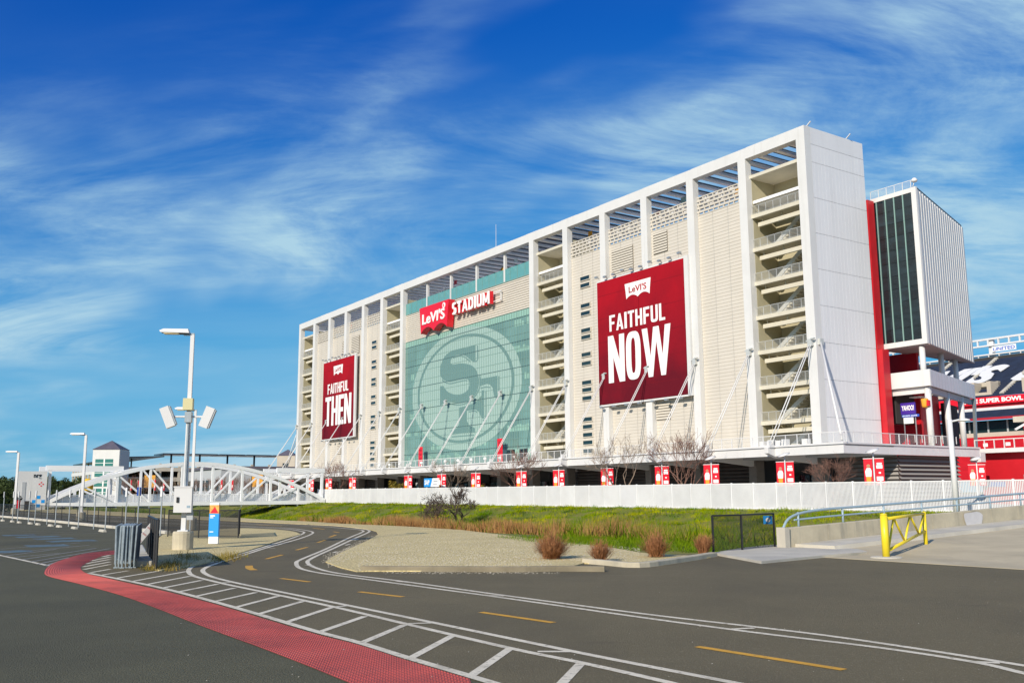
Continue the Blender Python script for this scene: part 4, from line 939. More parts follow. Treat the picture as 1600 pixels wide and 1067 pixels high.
# ---- plaza lamp posts with twin player banners
def plaza_lamp():
    t = ob('plaza_lamp', None)
    MB().tube((0,0,0),(0,0,4.95),.075,.06,8).build('pole', white2, t, True)
    h = MB().lathe([(.05,-.1),(.55,0),(.62,.06),(.3,.14),(.05,.18)], 14).build('lamp_head', white2, t, True); h.location = (0,-.15,5.05); h.rotation_euler = (radians(18),radians(-12),0)
    MB().beam((0,0,4.75),(0,-.15,5.1),.08,.08).build('bracket', white2, t)
    for sx in (-1, 1):
        x0, x1 = (-.86,-.1) if sx < 0 else (.1,.86)
        p = MB().box(x0, x1, -.02, .02, 2.1, 4.4).build('banner', sign_red, t)
        MB().box(x0-.03, x1+.03, -.03, .03, 4.4, 4.46).build('banner_arm', white2, t)
        if sx < 0:
            MB().prism([(-.66,-.024,2.12),(-.3,-.024,2.12),(-.26,-.024,2.9),(-.7,-.024,2.9)], (0,-.004,0)).build('player_trousers', gold, p)
            MB().prism([(-.72,-.026,2.85),(-.24,-.026,2.85),(-.2,-.026,3.35),(-.3,-.026,3.6),(-.62,-.026,3.6),(-.76,-.026,3.3)], (0,-.004,0)).build('player_jersey', sign_white, p)
            MB().lathe([(.14,0),(.16,.01)],12).build('player_head', skin, p, at=(-.46,-.025,3.78)).rotation_euler = (pi/2,0,0)
        else:
            MB().box(.22,.74,-.03,-.021,3.55,3.85).build('print_line', sign_white, p); MB().box(.26,.7,-.03,-.021,3.9,4.05).build('print_line', sign_white, p)
            MB().box(.2,.76,-.03,-.021,2.5,2.85).build('print_line', sign_white, p); MB().box(.26,.7,-.03,-.021,2.25,2.42).build('print_line', sign_white, p)
            MB().box(.4,.58,-.03,-.021,3.1,3.25).build('print_mark', sign_white, p)
    return t
def copy_tree(o, parent=None):
    c_ = o.copy(); COL.objects.link(c_); c_.parent = parent
    for ch in list(o.children): copy_tree(ch, c_)
    return c_
proto = plaza_lamp(); lx = [25.9,16.5,6.7,-3,-10.5,-20,-29.6,-38,-49.6,-59.5,-70.4,-91.8,-102.5,-111.3,-121.9]
lab_x = ['before the bright red wall','below the white end wall of the tower','below the rightmost stair bay']
for i, x in enumerate(lx):
    o = proto if i == 0 else copy_tree(proto); y = -15 if i else 14
    if i == 0: x = FX(1527, 740, 14)[0]
    o.location = S(x, y, tz(x,-10)); o.rotation_euler = (0,0,RZ+radians(20))
    tag(o, 'lamp post with red player banners, '+(lab_x[i] if i < 3 else ORD[i]+' from the right'), 'lamp post', 'plaza lamp posts with red banners')
# partner sign and shrubs at the entrance
ps = thing('partner_sign', 'blue and white SAP sign board above the fence near the bare trees', 'sign', S(FX(672,747,-17)[0], -17, 0), RZ)
MB().prism([(-1.9,0,3.0),(.1,0,3.0),(.7,0,4.3),(-1.9,0,4.3)], (0,.1,0)).build('blue_panel', blue_s, ps); MB().prism([(.15,0,3.0),(2.6,0,3.0),(2.6,0,4.3),(.75,0,4.3)], (0,.1,0)).build('white_panel', sign_white, ps)
text('lettering', 'SAP', sign_white, 1.5, .75, (-1.65,-.005,3.3), ps, bold=.03); MB().box(1.05,2.3,-.01,-.002,3.72,3.95).box(.95,2.1,-.01,-.002,3.35,3.5).build('print_line', grey_w, ps)
for x in (-1.5,2.2): MB().box(x,x+.1,.1,.2,.3,4.2).build('post', steel, ps)

# ================================================================== creek bridges
BX = -86
def bowstring(t, x, y0, y1, zb, rise, w=.42, part='arch'):
    L_ = y1-y0; zc = lambda f: zb + .25 + rise*(1-(2*f-1)**2)
    P = [(x, y0+L_*i/20, zc(i/20)) for i in range(21)]
    q = MB()
    for a, b in zip(P[:-1], P[1:]): q.beam(a, b, w, w*1.25)
    q.build('arch_chord', bridge_w, t)
    MB().box(x-w/2, x+w/2, y0, y1, zb-.32, zb+.28).build('bottom_chord', bridge_w, t)
    nP = 9
    for i in range(1, nP):
        f = i/nP; MB().box(x-.17, x+.17, y0+L_*f-.17, y0+L_*f+.17, zb+.28, zc(f)).build('truss_post', bridge_w, t)
    for i in range(1, nP-1):
        a, b = i/nP, (i+1)/nP
        p, q_ = ((a, zc(a)), (b, zb+.3)) if i < nP/2-.6 else ((a, zb+.3), (b, zc(b)))
        if abs(i-(nP-1)/2) < .3: continue
        MB().beam((x, y0+L_*p[0], p[1]), (x, y0+L_*q_[0], q_[1]), .22, .26).build('diagonal', bridge_w, t)
by0 = SX(72, 788, BX)[0]; by1 = SX(507, 783, BX)[0]; bz = .72; rise = SX(275, 724, BX)[1]-bz-.2
br = thing('arch_bridge', 'white bowstring arch footbridge crossing the creek at the left', 'bridge', S(0,0,0), RZ)
bowstring(br, BX, by0, by1, bz, rise); bowstring(br, BX-6.2, by0, by1, bz, rise)
MB().box(BX-6, BX-.2, by0, by1, bz-.25, bz+.05).build('bridge_deck', conc2, br)
for i in range(8): y = by0+(by1-by0)*(i+1)/9; MB().box(BX-6, BX, y-.12, y+.12, bz-.6, bz-.26).build('cross_beam', bridge_w, br)
for xx in (BX-.6, BX-5.6):
    q = MB().box(xx-.04, xx+.04, by0, by1, bz+1.35, bz+1.45)
    for i in range(40): y = by0+(by1-by0)*i/39; q.box(xx-.04, xx+.04, y-.04, y+.04, bz, bz+1.4)
    for i in range(7): q.box(xx-.015, xx+.015, by0, by1, bz+.2+i*.16, bz+.235+i*.16)
    q.build('bridge_railing', bridge_w, br)
    MB().box(xx-.01, xx+.01, by0+.2, by1-.2, bz+.12, bz+1.3).build('railing_screen', mat('bridge_mesh', (.7,.72,.72), .5, alpha=.35), br)
for xx in (BX+.1, BX-6.3):
    for ya, yb in ((by0-.3, by0+10.5), (by1-8.5, by1)):
        MB().box(xx-.2-.5, xx+.2-.5, ya, yb, bz+5.0, bz+5.7).build('portal_beam', bridge_w, br)
        for y in (ya+.6, yb-.4): MB().box(xx-.7, xx-.35, y-.2, y+.2, bz-.2, bz+5.0).build('portal_post', bridge_w, br)
        for y in ((ya+yb)/2,): MB().beam((xx-.5, ya+.6, bz+.4), (xx-.5, yb-.4, bz+4.9), .22, .25).build('portal_brace', bridge_w, br)
MB().box(BX-7, BX, by0-6, by0+1, -2.4, bz-.5).build('abutment', conc, br); MB().box(BX-7, BX, by1-.6, by1+3, -2.4, bz-.5).build('abutment', conc, br)
# gateway block with company name
gw_ = thing('bridge_gateway', 'white gateway block lettered nrg at the left end of the bridge', 'gateway', S(BX+.5, by0-1.0, 0), RZ+pi/2)
xa = SX(28, 760, BX+.5)[0]-(by0-1.0); xb = SX(73, 760, BX+.5)[0]-(by0-1.0); zt = SX(50, 736, BX+.5)[1]
MB().box(xa, xb, 0, 3.4, 0, zt).build('block', white, gw_); w = xb-xa
MB().box(xa+w*.14, xa+w*.26, -.06, .02, .3, zt*.72).build('slot', grey_w, gw_)
text('lettering', 'nrg', black, w*.27, zt*.12, (xa+w*.52, -.02, zt*.80), gw_, bold=.02)
def cross(cx_, cz, a, g_, m_, name):
    for dx, dz in ((1,0),(-1,0),(0,1),(0,-1)):
        MB().box(cx_+dx*(a+g_)-a/2, cx_+dx*(a+g_)+a/2, -.03, -.003, cz+dz*(a+g_)-a/2, cz+dz*(a+g_)+a/2).build(name, m_, gw_)
cross(xa+w*.80, zt*.665, w*.045, w*.02, sign_red, 'red_mark'); cross(xa+w*.74, zt*.22, w*.12, w*.04, blue_s, 'blue_mark')
MB().box(xa+w*.26, xa+w*.42, -.5, -.05, 0, 1.3).build('meter_box', dark, gw_)

# ================================================================== street furniture by the trail
def lamp(label, base, ztop, wpx=.15, head=1.05, group='trail street lamps', hz=radians(8), ped=True, extra=None):
    t = thing('street_lamp', label, 'street lamp', base, hz, group)
    MB().lathe([(.34,-.1),(.345,.58),(.32,.64),(.1,.645)], 18).build('concrete_base', conc, t)
    MB().box(-.17,.17,-.17,.17,.64,.68).build('base_plate', white2, t)
    MB().add(*[( [(sx*a,sy*a,z) for z,a in ((.68,wpx/2),(ztop,wpx*.42)) for sx,sy in ((-1,-1),(1,-1),(1,1),(-1,1))], [(0,1,5,4),(1,2,6,5),(2,3,7,6),(3,0,4,7),(4,5,6,7)] )][0]).build('pole', white2, t)
    MB().box(-.3,.06,-.05,.05,ztop-.02,ztop+.06).build('arm', steel, t)
    h = MB().prism([(-.1,-.17,ztop+.05),(-head,-.15,ztop+.07),(-head-.06,-.12,ztop+.13),(-head+.08,-.1,ztop+.2),(-.15,-.12,ztop+.2)][::-1], (0,.32,0)).build('luminaire', white2, t)
    MB().box(-head+.1,-.45,-.12,.12,ztop+.02,ztop+.06).build('lens', lens, h); MB().box(-.44,-.12,-.12,.12,ztop+.025,ztop+.06).build('driver_housing', black, h)
    return t
mb_ = G(285, 860); mz = lambda py: 1.8 + (775.4-py)/FPX*mb_.y*1.0
ml = lamp('tall white lamp post with floodlights and a white cabinet on a concrete base', mb_, 7.35)
MB().box(-.29,.29,-.36,-.12,1.27,2.1).build('cabinet', white, ml); MB().box(-.31,.31,-.38,-.1,2.1,2.14).build('cabinet_lid', white2, ml)
MB().box(-.2,-.12,-.39,-.36,1.6,1.78).build('cabinet_lock', black, ml); MB().box(.14,.25,-.365,-.36,1.42,1.5).build('cabinet_label', bluepipe, ml)
MB().box(.12,.32,-.2,-.12,1.02,1.3).build('meter_panel', grey_w, ml)
MB().box(-.02,.03,-.13,-.09,2.14,4.3).build('conduit', steel, ml)
MB().tube((.2,.05,.5),(.2,.05,1.5),.03,n=6).build('conduit', steel, ml)
MB().box(-.17,.15,-.26,.02,4.72,5.12).build('junction_box', box_y, ml); MB().box(-.1,.12,-.2,.05,4.3,4.66).build('bracket', steel, ml)
MB().tube((-.62,-.05,4.5),(.62,-.05,4.5),.035,n=8).build('cross_arm', white2, ml)
for sx, tl in ((-.68, -22), (.62, 20)):
    o = MB().box(-.15,.15,-.13,.11,-.36,.36).build('floodlight', white, ml, at=(sx,-.05,4.48)); o.rotation_euler = (0, radians(tl), radians(0))
    MB().box(.152,.2,-.11,.10,-.33,.33).build('floodlight_face', steel, o) if sx < 0 else MB().box(.152,.2,-.11,.10,-.33,.33).build('floodlight_face', grey_w, o)
lamp('slender white lamp post standing just behind the cabinet lamp post', G(297, 828), 6.45, .15)
lamp('white lamp post in front of the left half of the arch bridge', G(126, 813), 6.6, .2, 1.15)
lamp('farthest white lamp post at the left edge of the lot', G(22, 803), 6.7, .25, 1.3)
# street lamp beyond the parapet at the right
rp = S(*loc(CAM + ray(1487,700)*(60/ray(1487,700).y))[:2], .55)
rl = thing('street_lamp', 'thick white lamp post with short arm behind the concrete parapet', 'street lamp', rp, radians(0), None)
MB().tube((0,0,-.6),(0,0,5.75),.19,.155,12).build('pole', white2, rl, True)
MB().tube((0,0,5.6),(.6,0,5.72),.06,n=8).build('arm', white2, rl); MB().lathe([(.1,0),(.36,.03),(.3,.14),(.08,.2)],12).build('lamp_head', white2, rl, True, at=(.95,0,5.62))

# parking bay signs on posts and wheel stops along the kerb
sp_ = [(4,812.5),(19,814),(27,815),(44,816.6),(54,817.6),(73,819.4),(86,820.6),(107,822.6),(122,824.2),(146,826.6),(164,828.4),(195,831.5),(214,833.2),(250,836.5)]
sgn_m = {1: sign_red, 2: sign_red, 12: blue_d}
for i, (x, y) in enumerate(sp_):
    t = thing('parking_sign', 'thin grey parking sign post by the lot kerb, %s from the left' % ORD[i] + (' with blue plate' if i == 12 else ''), 'sign post', G(x, y), RZ, 'parking sign posts along the kerb')
    hh = 2.25
    MB().tube((0,0,0),(0,0,hh),.032,n=6).build('post', steel, t)
    (MB().box(-.15,.15,-.05,-.033,hh-.45,hh+.02) if i != 12 else MB().box(-.05,-.033,-.1,.1,hh-.4,hh+.02)).build('plate', blue_d if i == 12 else (sign_white if i % 3 else white2), t)
    if i == 2: MB().box(-.06,-.035,-.12,.12,1.0,1.6).build('lower_plate', sign_red, t)
ws = MB().prism([(-.6,-.09,0),(-.6,.09,0),(-.6,.06,.1),(-.6,.03,.125),(-.6,-.03,.125),(-.6,-.06,.1)], (1.2,0,0)).mesh('wheel_stop', conc2)
for i, (x, y) in enumerate([(4,814),(19,815.5),(30,817),(47,818.6),(59,820),(79,822),(92,823.5),(116,826),(160,830.6),(213,836)]):
    tag(ob('wheel_stop', ws, None, G(x, y), RZ), 'pale concrete wheel stop at a parking bay, %s from the left' % ORD[i], 'wheel stop', 'wheel stops along the kerb')

# black chain link fences
def chain(label, pts, h, sp=2.4, mm=mesh_m, r=.028, name='chain_link_fence'):
    t = thing(name, label, 'fence', pts[0]); o0 = Vector(pts[0]); P = [Vector(p)-o0 for p in pts]; q = MB()
    for a, b in zip(P[:-1], P[1:]):
        L_ = (b-a).length; n = max(1, round(L_/sp)); Z = Vector((0,0,1))
        for i in range(n):
            p = a.lerp(b, i/n); MB().tube(p, p+Z*h, r, n=6).build('post', black, t)
        MB().tube(a+Z*h, b+Z*h, r*.8, n=6).build('top_rail', black, t)
        MB().add([a+Z*.04, b+Z*.04, b+Z*h, a+Z*h], [(0,1,2,3)]).build('mesh', mm, t)
    MB().tube(P[-1], P[-1]+Vector((0,0,h)), r, n=6).build('post', black, t)
    return t
chain('long low black chain link fence along the lot kerb', [G(256,827), G(120,817), G(0,806), G(-150,795)], 1.15, 2.6)
chain('black chain link fence behind the concrete lamp base', [G(262,838,.06), G(310,840,.06), G(372,840,.06), G(374,834,.06)], 1.15, 1.9, mat('dense_mesh', (.012,.012,.012), .7, alpha=.62))
chain('black screened fence panel beside the stacked barriers', [G(229,868,.05), G(243.5,889,.05)], 1.18, 1.2, mesh_d, .035)
cf = chain('short black chain link fence beside the concrete parapet', [G(1115,863,.05), G(1160,860,.05), G(1211,855,.05)], 1.08, 9, mat('grass_fence_mesh', (.012,.012,.012), .7, alpha=.5), .035)
pl = MB().box(-.14,.14,-.02,.02,-.13,.13).build('blue_plate', blue_s, cf); pl.location = G(1203,855,.05)-Vector(cf.location)+Vector((-.05,-.08,.88))
MB().lathe([(.07,0),(.075,.01)],12).build('white_mark', sign_white, pl, at=(0,-.022,0)).rotation_euler = (pi/2,0,0)

# steel crowd barriers standing in a bundle
bb = G(182, 889); bz_r = radians(-12)
def barrier(label, at, rz, lean):
    t = thing('crowd_barrier', label, 'barrier', at, rz, 'bundle of steel crowd barriers'); t.rotation_euler = (0, lean, rz)
    f = MB().tube((0,0,.12),(0,0,1.06),.024,n=6).tube((0,2.1,.12),(0,2.1,1.06),.024,n=6).tube((0,0,1.06),(0,2.1,1.06),.024,n=6).tube((0,0,.2),(0,2.1,.2),.02,n=6)
    f.build('frame', barr, t); q = MB()
    for i in range(16): q.tube((0,.13+i*.123,.2),(0,.13+i*.123,1.06),.012,n=5)
    q.build('bars', barr, t); 
    for y in (.12, 1.98): MB().tube((-.05,y,.02),(.05,y,.02),.02,n=6).tube((0,y,.02),(0,y,.2),.02,n=6).build('foot', barr, t)
    return t
for i in range(8):
    nm = 'leftmost' if i == 0 else 'rightmost' if i == 7 else ORD[i]+' from the left'
    barrier('grey steel crowd barrier in the standing bundle, '+nm, bb + Vector((i*.062-.06, (i % 3)*.05 + abs(i-3)*.02, 0)), radians(18.5), radians((-1.5,1,-.5,.8,0,-1,.6,2)[i]))
pb = thing('striped_board', 'white board with faded red stripes leaning by the stacked barriers', 'board', G(206,876))
a = Vector((-.05,0,.28)); b = Vector((.42,.35,1.02)); MB().beam(a, b, .025, .16).build('board', sign_white, pb)
for i in range(4): c_ = a.lerp(b, .15+.22*i); d_ = a.lerp(b, .2+.22*i); MB().beam(c_+Vector((0,-.016,0)), d_+Vector((0,-.016,0)), .006, .13).build('stripe', mat('faded_red', (.62,.40,.38), .7), pb)
MB().beam((-.02,.03,0),(-.02,.03,.42),.06,.04).build('leg', mat('weathered_wood', (.26,.20,.15), .9), pb); MB().beam((.1,.1,0),(.1,.1,.5),.06,.04).build('leg', conc, pb)
# blue trail sign
ts = thing('trail_sign', 'slim blue trail sign pylon with orange top on the gravel island', 'sign', G(333.5,849,.06), radians(-6))
MB().box(-.18,.18,-.05,.05,.0,.26).build('white_foot', sign_white, ts); MB().box(-.19,.19,-.06,.06,.26,1.1).build('blue_panel', blue_s, ts)
MB().box(-.18,.18,-.05,.05,1.1,1.42).build('picture_panel', orange, ts); MB().box(-.18,.18,-.05,.05,1.42,1.5).build('white_top', sign_white, ts)
MB().box(-.15,.04,-.064,-.0605,1.0,1.045).box(-.15,-.02,-.064,-.0605,.94,.97).build('print_line', sign_white, ts); MB().box(-.15,.0,-.064,-.0605,.42,.45).build('print_line', sign_white, ts)
MB().prism([(-.16,-.052,1.12),(.16,-.052,1.12),(.02,-.052,1.36)], (0,-.003,0)).build('picture_shape', sign_red, ts)

# yellow swing gate
ga = G(1385,872); gb = G(1447,852,.12); gd = gb-ga; gl = sqrt(gd.x**2+gd.y**2); gh = math.atan2(gd.y, gd.x)
yg = thing('swing_gate', 'yellow pipe swing gate standing open beside the ramp', 'gate', ga, gh)
MB().tube((0,0,0),(0,0,1.16),.10,n=16).build('post', yel, yg, True); MB().lathe([(.10,0),(.09,.04),(.03,.06)],16,(0,0,1.16)).build('post_cap', yel, yg, True)
MB().lathe([(.42,-.05),(.42,.03),(.38,.05)],20).build('footing', conc2, yg)
dz = gb.z; r_ = .045
TL = Vector((.25,0,1.06)); BL = Vector((.25,0,.2)); TR = Vector((gl,0,1.0+dz)); BR = Vector((gl,0,.45+dz))
MB().tube(BL,TL,.05,n=10).build('hinge_tube', yel, yg, True); MB().tube(TL,TR,r_,n=10).build('top_pipe', yel, yg, True); MB().tube(BL,BR,r_,n=10).build('bottom_pipe', yel, yg, True)
MB().tube((gl,0,0),(gl,0,1.06+dz),.065,n=12).build('end_post', yel, yg, True)
pr = [.0,.18,.42,.60,.82,1.0]
for i in range(5):
    a, b = pr[i], pr[i+1]; p = BL.lerp(BR,a) if i % 2 == 0 else TL.lerp(TR,a); q = TL.lerp(TR,b) if i % 2 == 0 else BL.lerp(BR,b)
    MB().tube(p,q,.034,n=8).build('brace', yel, yg, True)
for z in (.35,.9): MB().box(.05,.3,-.03,.03,z,z+.08).build('hinge', yel, yg)

# concrete parapet with pipe rail
cw = thing('parapet_wall', 'weathered concrete parapet wall with blue grey pipe rail beside the ramp', 'wall', S(0,0,0), RZ)
yy = [-63.9+2.0*i for i in range(21)]
for i, y in enumerate(yy[:-1]):
    a = y+.008; b = y+1.992
    za, zb_ = rz_(a), rz_(b); h0, h1 = za+.66, zb_+.66
    MB().add([(WX-.02,a,-.3),(WX+.26,a,-.3),(WX+.22,a,h0-.02),(WX+.19,a,h0),(WX-.02,a,h0),(WX-.02,b,-.3),(WX+.26,b,-.3),(WX+.22,b,h1-.02),(WX+.19,b,h1),(WX-.02,b,h1)],
             [(0,1,2,3,4),(9,8,7,6,5),(0,5,6,1),(1,6,7,2),(2,7,8,3),(3,8,9,4),(4,9,5,0)]).build('wall_section', conc, cw)
MB().box(WX-.05, WX+.3, -64.12, -63.9, -.1, .70).build('end_pillar', conc2, cw)
pt = mat('cement_patch', (.60,.58,.57), .9, .05, 3)
yp = SX(1520, 800, WX+.25)[0]
sq = lambda v: math.copysign(abs(v)**.5, v)
pp = [(yp+.62*sq(cos(t))*(1+.10*sin(3*t)), .33+rz_(yp)+.27*sq(sin(t))*(1+.08*cos(5*t))) for t in [i*2*pi/18 for i in range(18)]]
MB().add([(WX+.262,p[0],p[1]) for p in pp], [tuple(range(18))]).build('repair_patch', pt, cw)
tops = [Vector((WX+.1,-64.0,.62)), Vector((WX+.1,-63.7,.95)), Vector((WX+.1,-63.1,1.13))] + [Vector((WX+.1,y,rz_(y)+1.14)) for y in range(-62,-24,2)]
MB().path(catmull(tops,4), .042, 8).build('top_rail', bluepipe, cw)
MB().path([Vector((WX+.1,-63.4,rz_(-63.4)+.88))]+[Vector((WX+.1,y,rz_(y)+.90)) for y in range(-62,-24,2)], .03, 8).build('mid_rail', bluepipe, cw)
for i in range(16): y = -63.2+i*2.3; MB().tube((WX+.1,y,rz_(y)+.6),(WX+.1,y,rz_(y)+1.12),.036,n=8).build('rail_post', bluepipe, cw, True)
# ================================================================== far buildings at the left
gd_ = G(197,760,1.0); gpos = CAM + ray(197,740)*(300/ray(197,740).y)
glx, gly = loc(gpos)
gg = thing('parking_garage', 'pale parking garage with dark rooftop solar canopies beyond the bridge', 'building', S(glx, gly, 0), RZ)
def gbox(name, x0,x1,y0,y1,z0,z1,m_): return MB().box(x0,x1,y0,y1,z0,z1).build(name, m_, gg)
for i in range(4):
    z = 3.2*i
    gbox('floor_band', -95, -9, .0, .6, z+.2, z+1.5, white); gbox('floor_band', -.6, 0, 9, 130, z+.2, z+1.5, tan_w)
    gbox('floor_slab', -95, -.3, .6, 120, z+1.2, z+1.5, conc2)
for i in range(16): gbox('pillar', -94+i*5.4, -93.3+i*5.4, .1, .7, .2, 12.3, tan_w)
for i in range(20): gbox('pillar', -.7, -.1, 10+i*6, 10.7+i*6, .2, 12.3, tan_w)
gbox('inner_wall', -95, -4, 14, 14.5, 0, 11, dark); gbox('inner_wall', -8, -7.5, 10, 120, 0, 11, dark)
cz = 14.2
for i in range(11):
    o = gbox('solar_canopy', -96+i*8, -88.4+i*8, 1.0, 14, cz, cz+.35, pv); o.rotation_euler = (radians(2),0,0)
    gbox('canopy_post', -93+i*8, -92.6+i*8, 4, 4.4, 11, cz, black)
for i in range(12):
    o = gbox('solar_canopy', -12, -.5, 11+i*9.2, 19.5+i*9.2, cz+1.0, cz+1.4, pv)
    gbox('canopy_post', -3, -2.5, 14+i*9.2, 14.5+i*9.2, 11, cz+1, black)
def pyramid_tower(label, px, w, zt, depth, floors, py_=740):
    P = CAM + ray(px, py_)*(depth/ray(px, py_).y); t = thing('stair_tower', label, 'building', Vector((P.x,P.y,0)), radians(2), 'stair towers with pyramid roofs')
    h = w/2; MB().box(-h,h,-h,h,0,zt).build('shaft', white if floors else tan_w, t)
    MB().add([(-h*1.06,-h*1.06,zt),(h*1.06,-h*1.06,zt),(h*1.06,h*1.06,zt),(-h*1.06,h*1.06,zt),(0,0,zt+w*.36)], [(0,1,4),(1,2,4),(2,3,4),(3,0,4),(3,2,1,0)]).build('roof', roof_m, t)
    if floors:
        MB().box(h,h+.15,-h+.2,h,2,zt-.4).build('shaded_side', grey_w, t)  # side turned from the sun: its shade is put into the panel's grey
        for i in range(5):
            z = zt-5.2-i*2.9
            wn_ = MB().box(-h*.78,h*.55,-h-.08,-h-.02,z,z+2.3).build('window', tealwin, t)
            MB().box(-h*.15,-h*.05,-h-.14,-h-.08,z,z+2.3).box(-h*.78,h*.55,-h-.13,-h-.08,z+1.05,z+1.2).build('window_bar', sign_white, wn_)
    else:
        MB().box(-h*.35,h*.2,-h-.08,-h-.02,zt-5,zt-2.4).build('window', darkglass, t); MB().box(h,h+.12,-h+.1,h,0,zt-.4).build('shaded_side', mat('shade_blue_grey', (.10,.12,.16), .6), t)  # unlit side again, its shade painted in as dark blue grey
    return t
pyramid_tower('stair tower with slate pyramid roof and green windows above the bridge', 172, 7.9, 15.9, 290, True)
pyramid_tower('small stair tower with slate pyramid roof beside the stadium\'s left edge', 449, 5.6, 14.2, 300, False)
lo_ = CAM + ray(330,740)*(240/ray(330,740).y); lx_, ly_ = loc(lo_)
hp = thing('creekside_buildings', 'low grey buildings with flat roofs behind the bridge trees', 'building', S(lx_, ly_, 0), RZ)
for i, (x0,x1,y0,y1,z,m_) in enumerate(((-25,8,0,30,8.5,grey_w),(-60,-28,10,40,7.5,tan_w),(5,12,40,85,8,tan_w))):
    w_ = MB().box(x0,x1,y0,y1,0,z).build('wall', m_, hp); MB().box(x0-.5,x1+.5,y0-.5,y1+.5,z,z+.6).build('roof', roof_m, hp)
    for j in range(int((x1-x0)/4)): MB().box(x0+1+j*4,x0+3.6+j*4,y0-.06,y0-.01,3.2,5.8).build('window', darkglass, w_)
# yellow ride drum and gold panels beyond the bridge
dp = CAM + ray(137,757)*(170/ray(137,757).y)
dr = thing('yellow_drum', 'round yellow ride drum seen through the left bridge truss', 'ride', Vector((dp.x,dp.y,0)), RZ)
MB().lathe([(.45,2.7),(.8,2.85),(.95,3.3),(.95,4.4),(.75,4.85),(.3,5.05)],16).build('drum', mat('drum_yellow',(.80,.48,.02),.4), dr, True); MB().lathe([(.975,3.6),(.975,3.85)],16).build('drum_band', gold, dr)
for x in (-.5,.5): MB().box(x-.1,x+.1,-.1,.1,.2,2.95).build('leg', steel, dr)
for i, (px, py) in enumerate(((234,752),(402,752))):
    P = CAM + ray(px,py)*((190,190)[i]/ray(px,py).y); t = thing('gold_panel', ('gold display panel among the trees behind the bridge centre','gold display panel behind the right part of the bridge')[i], 'panel', Vector((P.x,P.y,0)), 0, 'gold panels behind the bridge')
    MB().box(-1.1,1.1,0,.3,3.6,6.0).build('panel', gold, t); MB().box(-1.2,-1.1,-.05,.35,0,6.3).box(1.1,1.2,-.05,.35,0,6.3).build('frame', black, t)
fg = [(204,756,170),(215,757,175),(241,757,168),(255,757,175),(300,757,170),(345,757,172),(362,756,175)]
for i, (px, py, d) in enumerate(fg):
    P = CAM + ray(px,py)*(d/ray(px,py).y); t = thing('red_flag', 'small red and white flag banner behind the bridge, %s from the left' % ORD[i], 'flag', Vector((P.x,P.y,.3)), RZ, 'small flags behind the bridge')
    MB().tube((0,0,0),(0,0,4.6),.05,n=6).build('pole', white2, t); MB().box(.06,.9,-.02,.02,2.6,4.4).build('cloth', sign_red, t); MB().box(.25,.7,-.03,-.02,3.0,3.5).build('print', sign_white, t)
# ================================================================== vegetation
def bare_tree_meshes(seed, h, spread, trunk_r, mt, mc, depth=5, forks=3, trunkh=.22, multi=1, rmin=.013):
    R = random.Random(seed); tk = MB(); cr_ = MB()
    def grow(p, d, ln, r, lev):
        q = p; segs = 2 if lev > 2 else 1
        for s_ in range(max(1, segs)):
            d2 = (d + Vector((R.uniform(-1,1),R.uniform(-1,1),R.uniform(-.4,.6)))*.22).normalized(); e = q + d2*ln/segs
            (tk if lev == depth else cr_).tube(q, e, max(r,rmin), max(r*.8,rmin*.8), 5 if lev > 2 else 3, caps=False); q = e; d = d2; r *= .8
        if lev == 0: return
        for i in range(R.randint(forks-1, forks+1)):
            a = R.uniform(0, 2*pi); t = R.uniform(.35, .85)*spread
            side = d.orthogonal().normalized(); side.rotate(Matrix.Rotation(a, 3, d))
            nd = (d*(1-t*.35) + side*t + Vector((0,0,.16))).normalized()
            st_ = p.lerp(q, R.uniform(.55, 1)) if i else q
            grow(st_, nd, ln*R.uniform(.64,.88), max(.62*r, rmin), lev-1)
    for k in range(multi):
        a = 2*pi*k/max(1,multi)+seed; lean = .35 if multi > 1 else .08
        grow(Vector((cos(a)*.08*(multi > 1), sin(a)*.08*(multi > 1), -.15)), Vector((cos(a)*lean, sin(a)*lean, 1)).normalized(), h*trunkh, trunk_r, depth)
    return tk.mesh('trunk', mt), cr_.mesh('branches', mc)
def plant(me, label, cat, at, rz, group, name='bare_tree', sc=1):
    t = thing(name, label, cat, at, rz, group); t.scale = (sc,)*3
    ob('trunk', me[0], t); ob('branches', me[1], t); return t
bt = [bare_tree_meshes(11, 8.2, .8, .12, bark_p, bark_p, 5, 3, .25, 2, .011), bare_tree_meshes(23, 8.0, .75, .11, bark_p, bark_r, 5, 3, .25, 3, .010), bare_tree_meshes(5, 4.6, 1.2, .12, bark, bark, 5, 3, .26, 3, .018)]
def at_y(px, y): x = FX(px, 750, y)[0]; return S(x, y, tz(x, -10))
for i, (px, y, k, sc, lab) in enumerate(((1068,-14.5,1,1.45,'bare pale tree on the plaza below the right banner\'s right edge'),(972,-14,0,1.4,'bare pale tree on the plaza left of the tree below the big banner'),(817,-13.5,1,1.35,'bare pale tree on the plaza at the right of the glass entrance'),(700,-12.5,0,1.15,'bare tree on the plaza before the left of the glass entrance'),(522,-13,1,1.4,'bare pale tree on the plaza below the left banner'),(1302,-14,1,.85,'small reddish bare tree on the plaza below the end wall'))):
    plant(bt[k], lab, 'tree', at_y(px, y), i*1.3, 'bare plaza trees', sc=sc)
# dark bare trees on the bank before the fence
for i, (px, y, sc, lab) in enumerate(((683,-38,1.15,'dark bare tree on the creek bank, left of the pair'),(716,-36,1.2,'dark bare tree on the creek bank, right of the pair'))):
    x = FX(px, 800, y)[0]; plant(bt[2], lab, 'tree', S(x, y, tz(x, y)+.1), 1+i*2.2, 'dark bare trees on the bank', sc=sc)
